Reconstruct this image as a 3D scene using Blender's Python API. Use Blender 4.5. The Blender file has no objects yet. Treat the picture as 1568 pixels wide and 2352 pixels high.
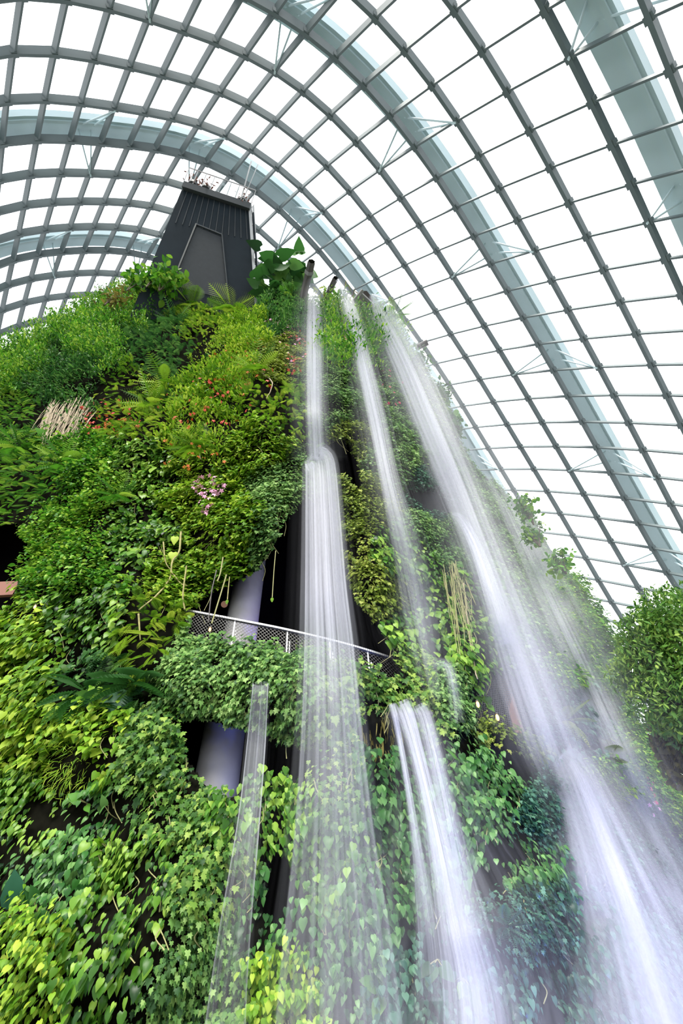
import bpy, bmesh, math, random
import numpy as np
from mathutils import Vector, Matrix

SC = bpy.context.scene
COL = SC.collection
RNG = np.random.default_rng(11)
random.seed(11)
SKY, SUN = 2.6, 6.2

# ------------------------------------------------------------------ camera
FPX, CX, CY = 1045.0, 784.0, 1176.0
ZEN = (715.0, 230.0)                                  # where the plumb lines meet
CAM = np.array([0.0, 0.0, 1.6])
_up = np.array([(ZEN[0]-CX)/FPX, -(ZEN[1]-CY)/FPX, -1.0]); _up /= np.linalg.norm(_up)
_fw = np.array([0, 0, -1.0]) - _up*np.dot([0, 0, -1.0], _up); _fw /= np.linalg.norm(_fw)
W = np.stack([np.cross(_fw, _up), _fw, _up])          # camera axes -> world
cd = bpy.data.cameras.new('camera'); cam = bpy.data.objects.new('camera', cd); COL.objects.link(cam)
cd.sensor_fit = 'VERTICAL'; cd.sensor_height = 36.0; cd.lens = 36.0*FPX/2352.0
cd.clip_start = 0.05; cd.clip_end = 500
cam.matrix_world = Matrix.Translation(CAM) @ Matrix(W.tolist()).to_4x4()
SC.camera = cam

# ------------------------------------------------------------------ light
SC.view_settings.view_transform = 'Standard'; SC.view_settings.look = 'None'
SC.view_settings.gamma = 1.0; SC.view_settings.use_curve_mapping = False
SC.view_settings.exposure = 0.0
SC.cycles.transparent_max_bounces = 256
SC.cycles.max_bounces = 5; SC.cycles.diffuse_bounces = 2; SC.cycles.glossy_bounces = 2
SC.cycles.adaptive_threshold = .04
SC.cycles.caustics_reflective = False; SC.cycles.caustics_refractive = False
wd = bpy.data.worlds.new('overcast_sky'); SC.world = wd; wd.use_nodes = True
nt = wd.node_tree; bg = nt.nodes['Background']
tc = nt.nodes.new('ShaderNodeTexCoord'); sx = nt.nodes.new('ShaderNodeSeparateXYZ')
rp = nt.nodes.new('ShaderNodeValToRGB')
nt.links.new(tc.outputs['Generated'], sx.inputs[0]); nt.links.new(sx.outputs['Z'], rp.inputs[0])
rp.color_ramp.elements[0].position = 0.0; rp.color_ramp.elements[0].color = (.35, .37, .40, 1)
rp.color_ramp.elements[1].position = 0.06; rp.color_ramp.elements[1].color = (.96, .98, 1.0, 1)
nt.links.new(rp.outputs[0], bg.inputs['Color']); bg.inputs['Strength'].default_value = SKY
sl = bpy.data.lights.new('sun', 'SUN'); sl.energy = SUN; sl.angle = math.radians(25); sl.color = (1, .96, .88)
so = bpy.data.objects.new('sun', sl); COL.objects.link(so)
so.rotation_euler = Vector((0.12, 0.85, -1.0)).to_track_quat('-Z', 'Y').to_euler()

# ------------------------------------------------------------------ helpers
def ray(px, py):
    px = np.asarray(px, float); py = np.asarray(py, float)
    d = np.stack([(px-CX)/FPX, -(py-CY)/FPX, -np.ones_like(px)], -1)
    d = d/np.linalg.norm(d, axis=-1, keepdims=True)
    return d @ W.T
def atr(px, py, r): return CAM + ray(px, py)*np.asarray(r)[..., None]
def aty(px, py, Y):
    d = ray(px, py); return CAM + d*(np.asarray(Y)/d[..., 1])[..., None]
def V(p): return Vector([float(c) for c in p])
def unit(a): return a/np.maximum(np.linalg.norm(a, axis=-1, keepdims=True), 1e-9)

def tag(o, label=None, cat=None, group=None, kind=None):
    if label: o['label'] = label
    if cat: o['category'] = cat
    if group: o['group'] = group
    if kind: o['kind'] = kind
    return o
def empty(name, loc=(0, 0, 0)):
    o = bpy.data.objects.new(name, None); COL.objects.link(o); o.location = V(loc); o.empty_display_size = .2
    return o
def put(name, me, mat, parent=None, smooth=False):
    o = bpy.data.objects.new(name, me); COL.objects.link(o)
    if mat: me.materials.append(mat)
    if parent is not None:
        o.parent = parent
        o.matrix_parent_inverse = Matrix.Translation(parent.location).inverted()
    if smooth: me.shade_smooth()
    return o
def np_mesh(name, verts, faces, attrs=None):
    """verts (n,3), faces (m,k) with one k; attrs: name -> per-vertex floats"""
    me = bpy.data.meshes.new(name)
    verts = np.ascontiguousarray(verts, np.float32); faces = np.ascontiguousarray(faces, np.int32)
    n, (m, k) = len(verts), faces.shape
    me.vertices.add(n); me.vertices.foreach_set('co', verts.ravel())
    me.loops.add(m*k); me.loops.foreach_set('vertex_index', faces.ravel())
    me.polygons.add(m); me.polygons.foreach_set('loop_start', np.arange(0, m*k, k, dtype=np.int32))
    me.polygons.foreach_set('loop_total', np.full(m, k, np.int32))
    for nm, arr in (attrs or {}).items():
        a = me.attributes.new(nm, 'FLOAT', 'POINT'); a.data.foreach_set('value', np.ascontiguousarray(arr, np.float32))
    me.update(calc_edges=True); me.validate()
    return me
class MB:
    """collects boxes, bars and tubes into one mesh"""
    def __init__(s): s.v = []; s.f = []
    def add(s, v, f):
        k = len(s.v); s.v += [tuple(map(float, p)) for p in v]; s.f += [tuple(i+k for i in q) for q in f]
    def hexa(s, p):       # p: 8 corners, bottom loop then top loop
        s.add(p, [(0, 3, 2, 1), (4, 5, 6, 7), (0, 1, 5, 4), (1, 2, 6, 5), (2, 3, 7, 6), (3, 0, 4, 7)])
    def box(s, c, x, y, z):
        c = np.array(c, float); x, y, z = (np.array(q, float) for q in (x, y, z))
        s.hexa([c-x-y-z, c+x-y-z, c+x+y-z, c-x+y-z, c-x-y+z, c+x-y+z, c+x+y+z, c-x+y+z])
    def bar(s, a, b, w, h, up=(0, 0, 1)):
        a, b = np.array(a, float), np.array(b, float); t = unit(b-a); u = np.array(up, float)
        x = np.cross(t, u)
        if np.linalg.norm(x) < 1e-4: x = np.cross(t, (1, 0, 0))
        x = unit(x); u = unit(np.cross(x, t)); s.box((a+b)/2, x*w/2, t*np.linalg.norm(b-a)/2, u*h/2)
    def tube(s, pts, rad, n=8, cap=True):
        pts = np.array(pts, float); m = len(pts); rad = np.broadcast_to(np.array(rad, float), (m,))
        t = unit(np.gradient(pts, axis=0)); ref = np.array((0.31, 0.2, 0.93))
        if abs(np.dot(t[0], ref)) > .95: ref = np.array((1.0, 0, 0))
        v = []
        for i in range(m):
            x = unit(np.cross(t[i], ref)); y = np.cross(t[i], x)
            for k in range(n):
                g = 2*math.pi*k/n; v.append(pts[i]+rad[i]*(math.cos(g)*x+math.sin(g)*y))
        f = [(i*n+k, i*n+(k+1) % n, (i+1)*n+(k+1) % n, (i+1)*n+k) for i in range(m-1) for k in range(n)]
        if cap: f += [tuple(range(n-1, -1, -1)), tuple((m-1)*n+k for k in range(n))]
        s.add(v, f)
    def build(s, name, mat, parent=None, smooth=False, bevel=0):
        me = bpy.data.meshes.new(name); me.from_pydata(s.v, [], s.f); me.validate()
        bm = bmesh.new(); bm.from_mesh(me); bmesh.ops.recalc_face_normals(bm, faces=bm.faces)
        if bevel: bmesh.ops.bevel(bm, geom=list(bm.edges), offset=bevel, segments=2, affect='EDGES')
        bm.to_mesh(me); bm.free()
        return put(name, me, mat, parent, smooth)
def spline(pts, n):
    """Catmull-Rom through rows of pts (any number of columns)"""
    p = np.array(pts, float); p = np.vstack([2*p[0]-p[1], p, 2*p[-1]-p[-2]]); m = len(p)-3
    u = np.linspace(0, m, n); i = np.minimum(u.astype(int), m-1); t = (u-i)[:, None]
    a, b, c, d = p[i], p[i+1], p[i+2], p[i+3]
    return .5*(2*b+(c-a)*t+(2*a-5*b+4*c-d)*t**2+(3*b-a-3*c+d)*t**3)
def vnoise(P, seed, freq):
    """smooth value noise at rows of P"""
    P = np.asarray(P, float)*freq+seed*17.31; i = np.floor(P).astype(np.int64); f = P-i; f = f*f*(3-2*f)
    def h(q):
        n = q[..., 0]*73856093 ^ q[..., 1]*19349663 ^ (q[..., 2]*83492791 if P.shape[-1] > 2 else 0)
        n = (n*2654435761) & 0xffffffff; n ^= n >> 15; n = (n*2246822519) & 0xffffffff; n ^= n >> 13
        return (n & 0xffffff)/float(0xffffff)*2-1
    D = P.shape[-1]; out = 0
    for c in range(2**D):
        o = np.array([(c >> k) & 1 for k in range(D)]); w = np.prod(np.where(o, f, 1-f), -1); out = out+w*h(i+o)
    return out
def inside(px, py, poly):
    px = np.asarray(px); py = np.asarray(py); r = np.zeros(px.shape, bool); q = poly
    for k in range(len(q)):
        (x0, y0), (x1, y1) = q[k], q[k-1]
        c = ((y0 > py) != (y1 > py)) & (px < (x1-x0)*(py-y0)/((y1-y0) or 1e-9)+x0); r ^= c
    return r

# ------------------------------------------------------------------ materials
def mat(name, col, rough=.6, metal=0, spec=.5, noise=0, nscale=4.0):
    m = bpy.data.materials.new(name); m.use_nodes = True; t = m.node_tree; b = t.nodes['Principled BSDF']
    b.inputs['Base Color'].default_value = (*col, 1); b.inputs['Roughness'].default_value = rough
    b.inputs['Metallic'].default_value = metal; b.inputs['Specular IOR Level'].default_value = spec
    if noise:
        n = t.nodes.new('ShaderNodeTexNoise'); n.inputs['Scale'].default_value = nscale; n.inputs['Detail'].default_value = 5
        c = t.nodes.new('ShaderNodeTexCoord'); t.links.new(c.outputs['Object'], n.inputs['Vector'])
        r = t.nodes.new('ShaderNodeValToRGB'); r.color_ramp.elements[0].position = .3; r.color_ramp.elements[1].position = .7
        r.color_ramp.elements[0].color = (*[x*(1-noise) for x in col], 1); r.color_ramp.elements[1].color = (*[min(1, x*(1+noise)) for x in col], 1)
        t.links.new(n.outputs['Fac'], r.inputs[0]); t.links.new(r.outputs[0], b.inputs['Base Color'])
    return m
def leaf_mat(name, c0, c1, c2, rough=.45, trans=.35):
    """leaf blades: natural greens by leaf, spread wider to paint in highlight and shade, part of the light passing through"""
    m = bpy.data.materials.new(name); m.use_nodes = True; t = m.node_tree; b = t.nodes['Principled BSDF']
    a = t.nodes.new('ShaderNodeAttribute'); a.attribute_name = 'tint'
    r = t.nodes.new('ShaderNodeValToRGB'); e = r.color_ramp.elements
    e[0].position = .1; e[0].color = (*c0, 1); e[1].position = .9; e[1].color = (*c2, 1)
    k = e.new(.5); k.color = (*c1, 1)
    t.links.new(a.outputs['Fac'], r.inputs[0]); t.links.new(r.outputs[0], b.inputs['Base Color'])
    b.inputs['Roughness'].default_value = rough; b.inputs['Specular IOR Level'].default_value = .22
    tr = t.nodes.new('ShaderNodeBsdfTranslucent'); t.links.new(r.outputs[0], tr.inputs['Color'])
    mx = t.nodes.new('ShaderNodeMixShader'); mx.inputs[0].default_value = trans
    t.links.new(b.outputs[0], mx.inputs[1]); t.links.new(tr.outputs[0], mx.inputs[2])
    t.links.new(mx.outputs[0], t.nodes['Material Output'].inputs['Surface'])
    return m
def water_mat(name, col=(.93, .95, 1.0), gain=1.0):
    """white falling water; the alpha attribute thins it out where drops are sparse"""
    m = bpy.data.materials.new(name); m.use_nodes = True; t = m.node_tree; b = t.nodes['Principled BSDF']
    b.inputs['Base Color'].default_value = (*col, 1); b.inputs['Roughness'].default_value = .35
    tl = t.nodes.new('ShaderNodeBsdfTranslucent'); tl.inputs['Color'].default_value = (*col, 1)
    m1 = t.nodes.new('ShaderNodeMixShader'); m1.inputs[0].default_value = .5
    t.links.new(b.outputs[0], m1.inputs[1]); t.links.new(tl.outputs[0], m1.inputs[2])
    a = t.nodes.new('ShaderNodeAttribute'); a.attribute_name = 'alpha'
    g = t.nodes.new('ShaderNodeMath'); g.operation = 'MULTIPLY'; g.inputs[1].default_value = gain; g.use_clamp = True
    t.links.new(a.outputs['Fac'], g.inputs[0])
    tp = t.nodes.new('ShaderNodeBsdfTransparent'); m2 = t.nodes.new('ShaderNodeMixShader')
    t.links.new(g.outputs[0], m2.inputs[0]); t.links.new(tp.outputs[0], m2.inputs[1]); t.links.new(m1.outputs[0], m2.inputs[2])
    t.links.new(m2.outputs[0], t.nodes['Material Output'].inputs['Surface'])
    return m
def glass_mat(name, refl=.35, tint=(.985, .995, 1.0)):
    m = bpy.data.materials.new(name); m.use_nodes = True; t = m.node_tree
    t.nodes.remove(t.nodes['Principled BSDF'])
    tp = t.nodes.new('ShaderNodeBsdfTransparent'); tp.inputs[0].default_value = (*tint, 1)
    gl = t.nodes.new('ShaderNodeBsdfGlossy'); gl.inputs['Roughness'].default_value = .02
    lw = t.nodes.new('ShaderNodeLayerWeight'); lw.inputs[0].default_value = .25
    k = t.nodes.new('ShaderNodeMath'); k.operation = 'MULTIPLY'; k.inputs[1].default_value = refl
    mx = t.nodes.new('ShaderNodeMixShader')
    t.links.new(lw.outputs['Fresnel'], k.inputs[0]); t.links.new(k.outputs[0], mx.inputs[0])
    t.links.new(tp.outputs[0], mx.inputs[1]); t.links.new(gl.outputs[0], mx.inputs[2])
    t.links.new(mx.outputs[0], t.nodes['Material Output'].inputs['Surface'])
    return m
def glow_mat(name, col, s):
    m = bpy.data.materials.new(name); m.use_nodes = True; b = m.node_tree.nodes['Principled BSDF']
    b.inputs['Emission Color'].default_value = (*col, 1); b.inputs['Emission Strength'].default_value = s
    b.inputs['Base Color'].default_value = (*col, 1)
    return m
M = dict(
    steel=mat('painted_steel', (.095, .13, .135), .5, noise=.06, nscale=.5),
    white_steel=mat('white_steel', (.58, .73, .76), .5, noise=.05, nscale=.3),
    glass=glass_mat('dome_glass'), clear=glass_mat('clear_glass', .6, (.9, .95, .95)),
    soil=mat('shade_dark_substrate', (.007, .007, .005), .95, spec=0, noise=.5, nscale=3),  # soil colour kept near black, painting the deep shade between leaves
    cave=mat('shade_black_interior', (.004, .0035, .004), .95, spec=0),  # the darkness inside the openings is put into this colour
    slab=mat('dark_concrete', (.05, .048, .045), .8, noise=.2),
    concrete=mat('pale_concrete', (.29, .285, .29), .6, noise=.1, nscale=2),
    floor=mat('paving', (.17, .165, .15), .6, noise=.15, nscale=.7),
    clad=mat('dark_cladding', (.018, .027, .036), .6, spec=.15, noise=.15, nscale=.6),
    seam=mat('cladding_seam', (.05, .058, .065), .5),
    rail=mat('galvanised_rail', (.5, .5, .5), .35, .6),
    wire=mat('wire_mesh', (.11, .105, .10), .5, .3),
    pipe=mat('dark_pipe', (.07, .06, .055), .45, noise=.15),
    grey=mat('grey_steel', (.22, .22, .215), .5),
    wood=mat('red_brown_post', (.22, .09, .05), .6, noise=.2),
    bark=mat('pale_bark', (.30, .27, .10), .7, noise=.3, nscale=8),
    bark_d=mat('dark_bark', (.07, .05, .03), .8, noise=.3, nscale=6),
    root=mat('pale_root', (.30, .29, .12), .7), straw=mat('dry_straw', (.36, .29, .19), .8, noise=.25, nscale=5),
    red=mat('red_petal', (.75, .06, .03), .5), orange=mat('orange_petal', (.85, .22, .04), .5),
    pink=mat('pink_petal', (.85, .40, .62), .5), magenta=mat('magenta_petal', (.65, .04, .14), .5),
    lamp=glow_mat('warm_lamp', (1, .50, .14), 4.5), globe=glow_mat('dim_globe', (.9, .5, .35), .22),
    brown=mat('reddish_brown', (.25, .10, .07), .7),
    water=water_mat('falling_water', (.76, .77, .86)), veil=water_mat('falling_spray', (.70, .71, .80)),
)
DOME_NODES = {   # (arch, first purlin): traced joints of the steel grid
    (3, 2): [(1487,45),(1535,165)],
    (2, 1): [(1251,26),(1307,134),(1357,239),(1405,334),(1446,424),(1488,512),(1528,596),(1563,677)],
    (1, 0): [(1041,24),(1106,120),(1164,213),(1214,301),(1262,388),(1304,468),(1345,545),(1384,622),(1421,696),(1458,769),(1496,839),(1530,909),(1565,978)],
    (0, -1): [(860,45),(928,117),(990,199),(1047,279),(1098,360),(1143,434),(1185,506),(1227,577),(1264,646),(1301,714),(1337,780),(1373,846),(1407,909),(1441,973),(1474,1036),(1507,1098),(1539,1161),(1568,1216)],
    (-1, -4): [(563,0),(635,33),(702,80),(769,134),(836,200),(898,269),(952,339),(999,411),(1046,478),(1086,545),(1126,607),(1164,670),(1199,732),(1234,792),(1269,851),(1302,911),(1335,971),(1367,1029),(1399,1087),(1431,1146),(1464,1204),(1495,1262),(1528,1319)],
    (-2, -8): [(156,3),(256,27),(344,47),(424,74),(497,102),(563,131),(627,168),(693,214),(760,268),(817,332),(870,392),(918,457),(961,519),(1001,577),(1038,635),(1074,693),(1111,750),(1145,806),(1178,860),(1210,917),(1242,972),(1274,1026),(1307,1080),(1338,1135),(1370,1190),(1400,1244),(1431,1297),(1461,1351)],
    (-3, -9): [(27,119),(130,131),(219,145),(301,161),(375,175),(441,194),(506,217),(570,246),(632,283),(692,329),(749,384),(801,443),(848,499),(888,555),(927,610),(962,665),(998,718),(1032,769),(1066,821),(1098,872),(1130,925),(1162,976),(1192,1027),(1223,1078),(1254,1130),(1284,1181),(1313,1232),(1344,1282),(1376,1334),(1403,1384),(1431,1434)],
    (-4, -9): [(17,233),(110,237),(190,245),(264,253),(334,263),(399,275),(456,293),(516,316),(576,348),(635,388),(690,437),(740,488),(785,540),(824,591),(861,641),(897,691),(928,740),(967,791),(998,834),(1032,885),(1061,935),(1089,983),(1120,1032),(1150,1079)],
    (-5, -9): [(6,329),(89,328),(166,330),(233,334),(297,338),(358,347),(413,360),(471,380),(533,403),(586,441),(638,485),(686,530),(730,577),(769,624),(808,674)],
    (-6, -8): [(74,406),(143,405),(208,405),(267,406),(324,413),(379,423)],
    (-6, 1): [(592,532),(639,571),(680,617),(713,656)],
    (-7, -8): [(60,477),(125,469),(184,469),(241,468),(295,471),(347,479)],
    (-8, -8): [(46,543),(107,534),(162,529),(217,525),(269,528),(318,533),(365,545)],
    (-9, -8): [(33,600),(89,591),(144,585),(195,580),(245,581),(293,584),(338,593)],
    (-10, -8): [(20,658),(74,647),(125,639),(175,633),(222,631),(268,632)],
    (-11, -8): [(8,712),(60,700),(108,692),(154,684),(200,682)],
    (-12, -7): [(43,755),(92,744),(139,734)],
}
# ------------------------------------------------------------------ the glass dome
_dx = np.array([-0.37157, -1.58724, -1.58486, 0.96586, 0.37856, 1.22518, -0.72786, -0.06184, -1.11541])
def _rot(v):
    t = np.linalg.norm(v); k = v/t; K = np.array([[0, -k[2], k[1]], [k[2], 0, -k[0]], [-k[1], k[0], 0]])
    return np.eye(3)+math.sin(t)*K+(1-math.cos(t))*K@K
E_C, E_S, E_M = _dx[:3], np.exp(_dx[3:6]), _rot(_dx[6:9])    # the shell is part of a large ellipsoid
DSC = 2.5/0.08566                                            # 2.5 m from joint to joint along an arch
_k, _p = [], []
for (a_, b_), l_ in DOME_NODES.items():
    for i_, p_ in enumerate(l_): _k.append((a_, b_+i_)); _p.append(p_)
_k = np.array(_k, float); _p = np.array(_p, float)
_d = unit(np.stack([(_p[:, 0]-CX)/FPX, -(_p[:, 1]-CY)/FPX, -np.ones(len(_p))], 1))
_o = (-E_C)@E_M/E_S; _D = _d@E_M/E_S
_A = (_D*_D).sum(1); _B = _D@_o; _C = _o@_o-1
_Q = _d*((-_B+np.sqrt(_B*_B-_A*_C))/_A)[:, None]
def _basis(g):
    a = (g[:, 0]+4.5)/8; b = (g[:, 1]-6)/15
    return np.stack([a**i*b**j for i in range(4) for j in range(4-i)], 1)
def _ker(A, B): return np.exp(-((A[:, None, :]-B[None])**2).sum(2)/18.0)
_co = np.linalg.lstsq(_basis(_k), _Q, rcond=None)[0]
_al = np.linalg.solve(_ker(_k, _k)+.15*np.eye(len(_k)), _Q-_basis(_k)@_co)
def dome(a, b, off=0.0):
    """point of the shell on arch a at purlin b, off metres outwards; and the outward normal"""
    g = np.stack([np.broadcast_to(np.asarray(a, float), np.shape(b)), np.asarray(b, float)], -1).reshape(-1, 2)
    q = _basis(g)@_co+_ker(g, _k)@_al
    l = unit(((q-E_C)@E_M)/E_S); q = (l*E_S)@E_M.T+E_C; n = unit((l/E_S)@E_M.T)@W.T
    n = unit(n+np.clip((4-g[:, 1:])/12, 0, 1.1)*np.array((-.85, -.95, .75)))     # the ribs lean towards the far left of the hall
    return CAM+(q*DSC)@W.T+off*n, n
A0, A1, B0, B1 = -16, 5, -13, 25
bs = np.arange(B0, B1+1)
shell = empty('ceiling', (0, 20, 0)); tag(shell, 'curved glass dome roof on a grid of grey steel ribs', 'glass roof', kind='structure')
def sweep(P, N, w, h0, h1):
    """box section along P: w wide, from h0 to h1 along N"""
    w, h0, h1 = (np.broadcast_to(np.asarray(q, float), (len(P),))[:, None] for q in (w, h0, h1))
    T = unit(np.gradient(P, axis=0)); X = unit(np.cross(T, N)); n = len(P)
    v = np.concatenate([P+X*w/2+N*h0, P-X*w/2+N*h0, P-X*w/2+N*h1, P+X*w/2+N*h1])
    f = [(k*n+i, k*n+i+1, ((k+1) % 4)*n+i+1, ((k+1) % 4)*n+i) for k in range(4) for i in range(n-1)]
    return v, f+[(0, n, 2*n, 3*n), (n-1, 4*n-1, 3*n-1, 2*n-1)]
def fin(b): return np.interp(b, [-3, 6], [.74, .34])       # the ribs are deepest on the far left side
for a in range(A0, A1+1):
    P, N = dome(a, bs); m = MB(); m.add(*sweep(P, N, .24, -.05, fin(bs)))
    T = unit(np.gradient(P, axis=0)); X = np.cross(T, N)
    for i in range(len(bs)): m.box(P[i]+N[i]*.14, X[i]*.24, T[i]*.20, N[i]*.16)
    m.build('arch_rib', M['steel'], shell)
aa = np.arange(A0, A1+1)
for b in bs:
    P, N = dome(aa, np.full(len(aa), b)); m = MB(); m.add(*sweep(P, N, np.interp(b, [-2, 5], [.15, .11]), .0, fin(b)-.05)); m.build('purlin', M['steel'], shell)
G = np.stack([dome(a, bs, .0)[0]+fin(bs)[:, None]*dome(a, bs)[1] for a in aa]); nb = len(bs)
gf = [(i*nb+j, i*nb+j+1, (i+1)*nb+j+1, (i+1)*nb+j) for i in range(len(aa)-1) for j in range(nb-1)]
put('glazing', np_mesh('glazing', G.reshape(-1, 3), gf), M['glass'], shell)
where = {2.3: 'nearest the viewer, at the upper right corner', -1.15: 'sweeping down to the tree at the right',
         -5: 'passing just behind the dark tower', -9: 'fourth from the viewer, low behind the tower'}
for n_, a in enumerate((2.3, -1.15, -5, -9)):
    bb = np.linspace(B0, B1, 2*(B1-B0)+1); P, N = dome(np.full(len(bb), float(a)), bb, 2.0)
    t_ = empty('trim_%d' % (n_+1), P[len(P)//2]); tag(t_, 'pale blue steel outer arch over the glass, '+where[a], 'arch', kind='structure')
    m = MB(); m.add(*sweep(P, N, 1.75, -.25, .45)); m.build('box_girder', M['white_steel'], t_)
    T = unit(np.gradient(P, axis=0)); X = unit(np.cross(T, N))
    m = MB(); m.add(*sweep(P+X*.5, N, .3, -.42, -.25)); m.build('flange', M['white_steel'], t_)
    for b in range(-10, 24, 4):
        for da in (-1, 1):
            q = dome(round(a+.3)+da, np.array([float(b)]), -.1)[0][0]
            for db in (-.55, -.12):
                e = dome(float(a), np.array([b+db]), 1.9)[0][0]; m = MB(); m.tube([q, e], .07, 6); m.build('strut', M['white_steel'], t_)

# ------------------------------------------------------------------ floor of the hall
m = MB(); m.box((4, 12, -.15), (70, 0, 0), (0, 70, 0), (0, 0, .15)); tag(m.build('floor', M['floor']), kind='structure')

# ------------------------------------------------------------------ the planted mountain
def poly_at(pts, t):
    p = np.array(pts, float); s = np.concatenate([[0], np.cumsum(np.linalg.norm(np.diff(p, axis=0), axis=1))]); s /= s[-1]
    return np.stack([np.interp(t, s, p[:, 0]), np.interp(t, s, p[:, 1])], -1)
TOP = [(-300, 860), (-100, 830), (0, 808), (100, 762), (200, 712), (290, 668), (345, 655), (400, 685), (520, 728), (590, 728), (612, 665), (660, 662), (700, 690), (720, 706), (760, 700), (800, 706), (830, 720), (868, 716)]
RIGHT = [(868, 716), (920, 780), (975, 860), (1020, 940), (1045, 1000), (1090, 1075), (1150, 1125), (1215, 1190), (1265, 1280), (1335, 1345), (1380, 1440), (1420, 1560), (1460, 1650), (1560, 1790), (1700, 2000), (1950, 2520)]
LEFT = [(-300, 860), (-300, 2520)]; BOT = [(-300, 2520), (1950, 2520)]
NS, NT = 260, 300
s_ = np.linspace(0, 1, NS); t_ = np.linspace(0, 1, NT)
T_, B_ = poly_at(TOP, s_), poly_at(BOT, s_); L_, R_ = poly_at(LEFT, t_), poly_at(RIGHT, t_)
S, TT = np.meshgrid(s_, t_)
S1, T1 = S[..., None], TT[..., None]
GP = (1-T1)*T_[None]+T1*B_[None]+(1-S1)*L_[:, None]+S1*R_[:, None]-((1-S1)*(1-T1)*T_[0]+S1*(1-T1)*T_[-1]+(1-S1)*T1*B_[0]+S1*T1*B_[-1])
DEPTH = [(-300, 2520, 8.6), (100, 2520, 8.2), (500, 2520, 8.0), (784, 2520, 8.0), (1200, 2520, 8.4), (1600, 2520, 10.0), (1950, 2520, 13.5),
         (-300, 2000, 10.0), (200, 2000, 9.0), (700, 2000, 8.9), (1100, 2000, 9.4), (1400, 2000, 11.0), (1700, 2000, 16),
         (-300, 1500, 11.6), (200, 1500, 10.2), (700, 1500, 10.0), (1000, 1500, 10.5), (1250, 1500, 12.4), (1400, 1500, 17),
         (-300, 1100, 13), (200, 1100, 10.9), (600, 1100, 10.4), (900, 1100, 10.8), (1020, 1100, 12.2), (1120, 1100, 14.7),
         (-200, 860, 14), (0, 850, 12.6), (300, 850, 11), (600, 850, 10.4), (800, 850, 10.6), (970, 850, 13.0),
         (200, 715, 12.6), (450, 700, 11.2), (700, 700, 11), (868, 716, 12.2)]
dp = np.array(DEPTH); sc_ = np.array([600.0, 500.0])
def tps(r): return np.where(r > 0, r*r*np.log(np.maximum(r, 1e-9)), 0)
xy = dp[:, :2]/sc_; n = len(dp)
Km = tps(np.linalg.norm(xy[:, None]-xy[None], axis=2))+.02*np.eye(n); Pm = np.c_[np.ones(n), xy]
sol = np.linalg.solve(np.block([[Km, Pm], [Pm.T, np.zeros((3, 3))]]), np.r_[np.log(dp[:, 2]), 0, 0, 0])
def depth(px, py):
    q = np.stack([px, py], -1)/sc_; sh = px.shape; q = q.reshape(-1, 2)
    r = tps(np.linalg.norm(q[:, None]-xy[None], axis=2)); return np.exp(r@sol[:n]+np.c_[np.ones(len(q)), q]@sol[n:]).reshape(sh)
BUMPS = [(560, 1560, 190, 95, 1.1), (800, 1585, 150, 95, .9), (760, 930, 80, 105, .8), (840, 1190, 65, 120, .7), (868, 1330, 50, 90, .6),
         (430, 1930, 150, 260, .9), (640, 1080, 70, 190, .8), (450, 960, 210, 150, .9), (590, 830, 120, 120, .7), (1000, 1230, 80, 90, .7), (930, 1030, 80, 110, .7),
         (120, 820, 220, 90, .9), (330, 760, 120, 90, .5), (200, 1060, 200, 120, .6), (220, 1320, 170, 160, .9), (330, 1480, 130, 130, .7), (80, 1540, 130, 130, .9),
         (200, 1700, 150, 100, .8), (100, 2200, 140, 140, .7), (300, 2180, 130, 120, .6), (560, 1200, 110, 90, .7), (780, 1800, 110, 70, .7), (880, 1740, 40, 120, .5),
         (1030, 1620, 45, 130, .6), (1090, 1430, 60, 140, .5), (1190, 1690, 80, 50, .7), (1150, 1870, 140, 120, .6), (1160, 2130, 120, 80, .6), (1310, 1450, 70, 200, .5),
         (700, 1900, 150, 90, .5), (900, 2000, 120, 200, .4), (1400, 1750, 90, 120, .6), (1150, 1250, 60, 160, .5)]
def bump(px, py):
    o = 0
    for (x, y, rx, ry, am) in BUMPS:
        q = ((px-x)/rx)**2+((py-y)/ry)**2; o = o+am*np.exp(-q**1.5)
    return o
px_, py_ = GP[..., 0], GP[..., 1]
YY = depth(px_, py_)
base = aty(px_, py_, YY)
nz = .28*vnoise(base, 3, .55)+.22*vnoise(base, 4, 1.1)+.12*vnoise(base, 6, 2.3)
rng_ = np.linalg.norm(base-CAM, axis=-1)
SURF = atr(px_, py_, rng_*(1-(bump(px_, py_)*.85+nz)/YY*.9))
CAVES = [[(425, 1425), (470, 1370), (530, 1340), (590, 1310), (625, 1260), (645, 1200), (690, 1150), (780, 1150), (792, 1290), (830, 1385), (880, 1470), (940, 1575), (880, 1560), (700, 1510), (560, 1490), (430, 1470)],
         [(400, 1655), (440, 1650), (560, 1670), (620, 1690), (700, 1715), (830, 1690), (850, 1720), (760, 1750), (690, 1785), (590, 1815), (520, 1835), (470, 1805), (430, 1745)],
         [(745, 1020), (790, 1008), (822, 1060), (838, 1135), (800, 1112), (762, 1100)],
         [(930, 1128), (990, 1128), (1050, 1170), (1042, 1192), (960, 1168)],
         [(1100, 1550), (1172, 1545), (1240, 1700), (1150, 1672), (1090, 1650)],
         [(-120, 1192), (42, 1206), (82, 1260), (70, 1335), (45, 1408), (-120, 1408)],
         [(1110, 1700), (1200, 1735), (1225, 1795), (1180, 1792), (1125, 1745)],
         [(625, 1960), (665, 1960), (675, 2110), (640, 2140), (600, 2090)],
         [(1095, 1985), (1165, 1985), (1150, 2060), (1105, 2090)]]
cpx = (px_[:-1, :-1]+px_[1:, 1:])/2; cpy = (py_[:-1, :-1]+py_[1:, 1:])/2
hole = np.zeros(cpx.shape, bool)
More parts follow.
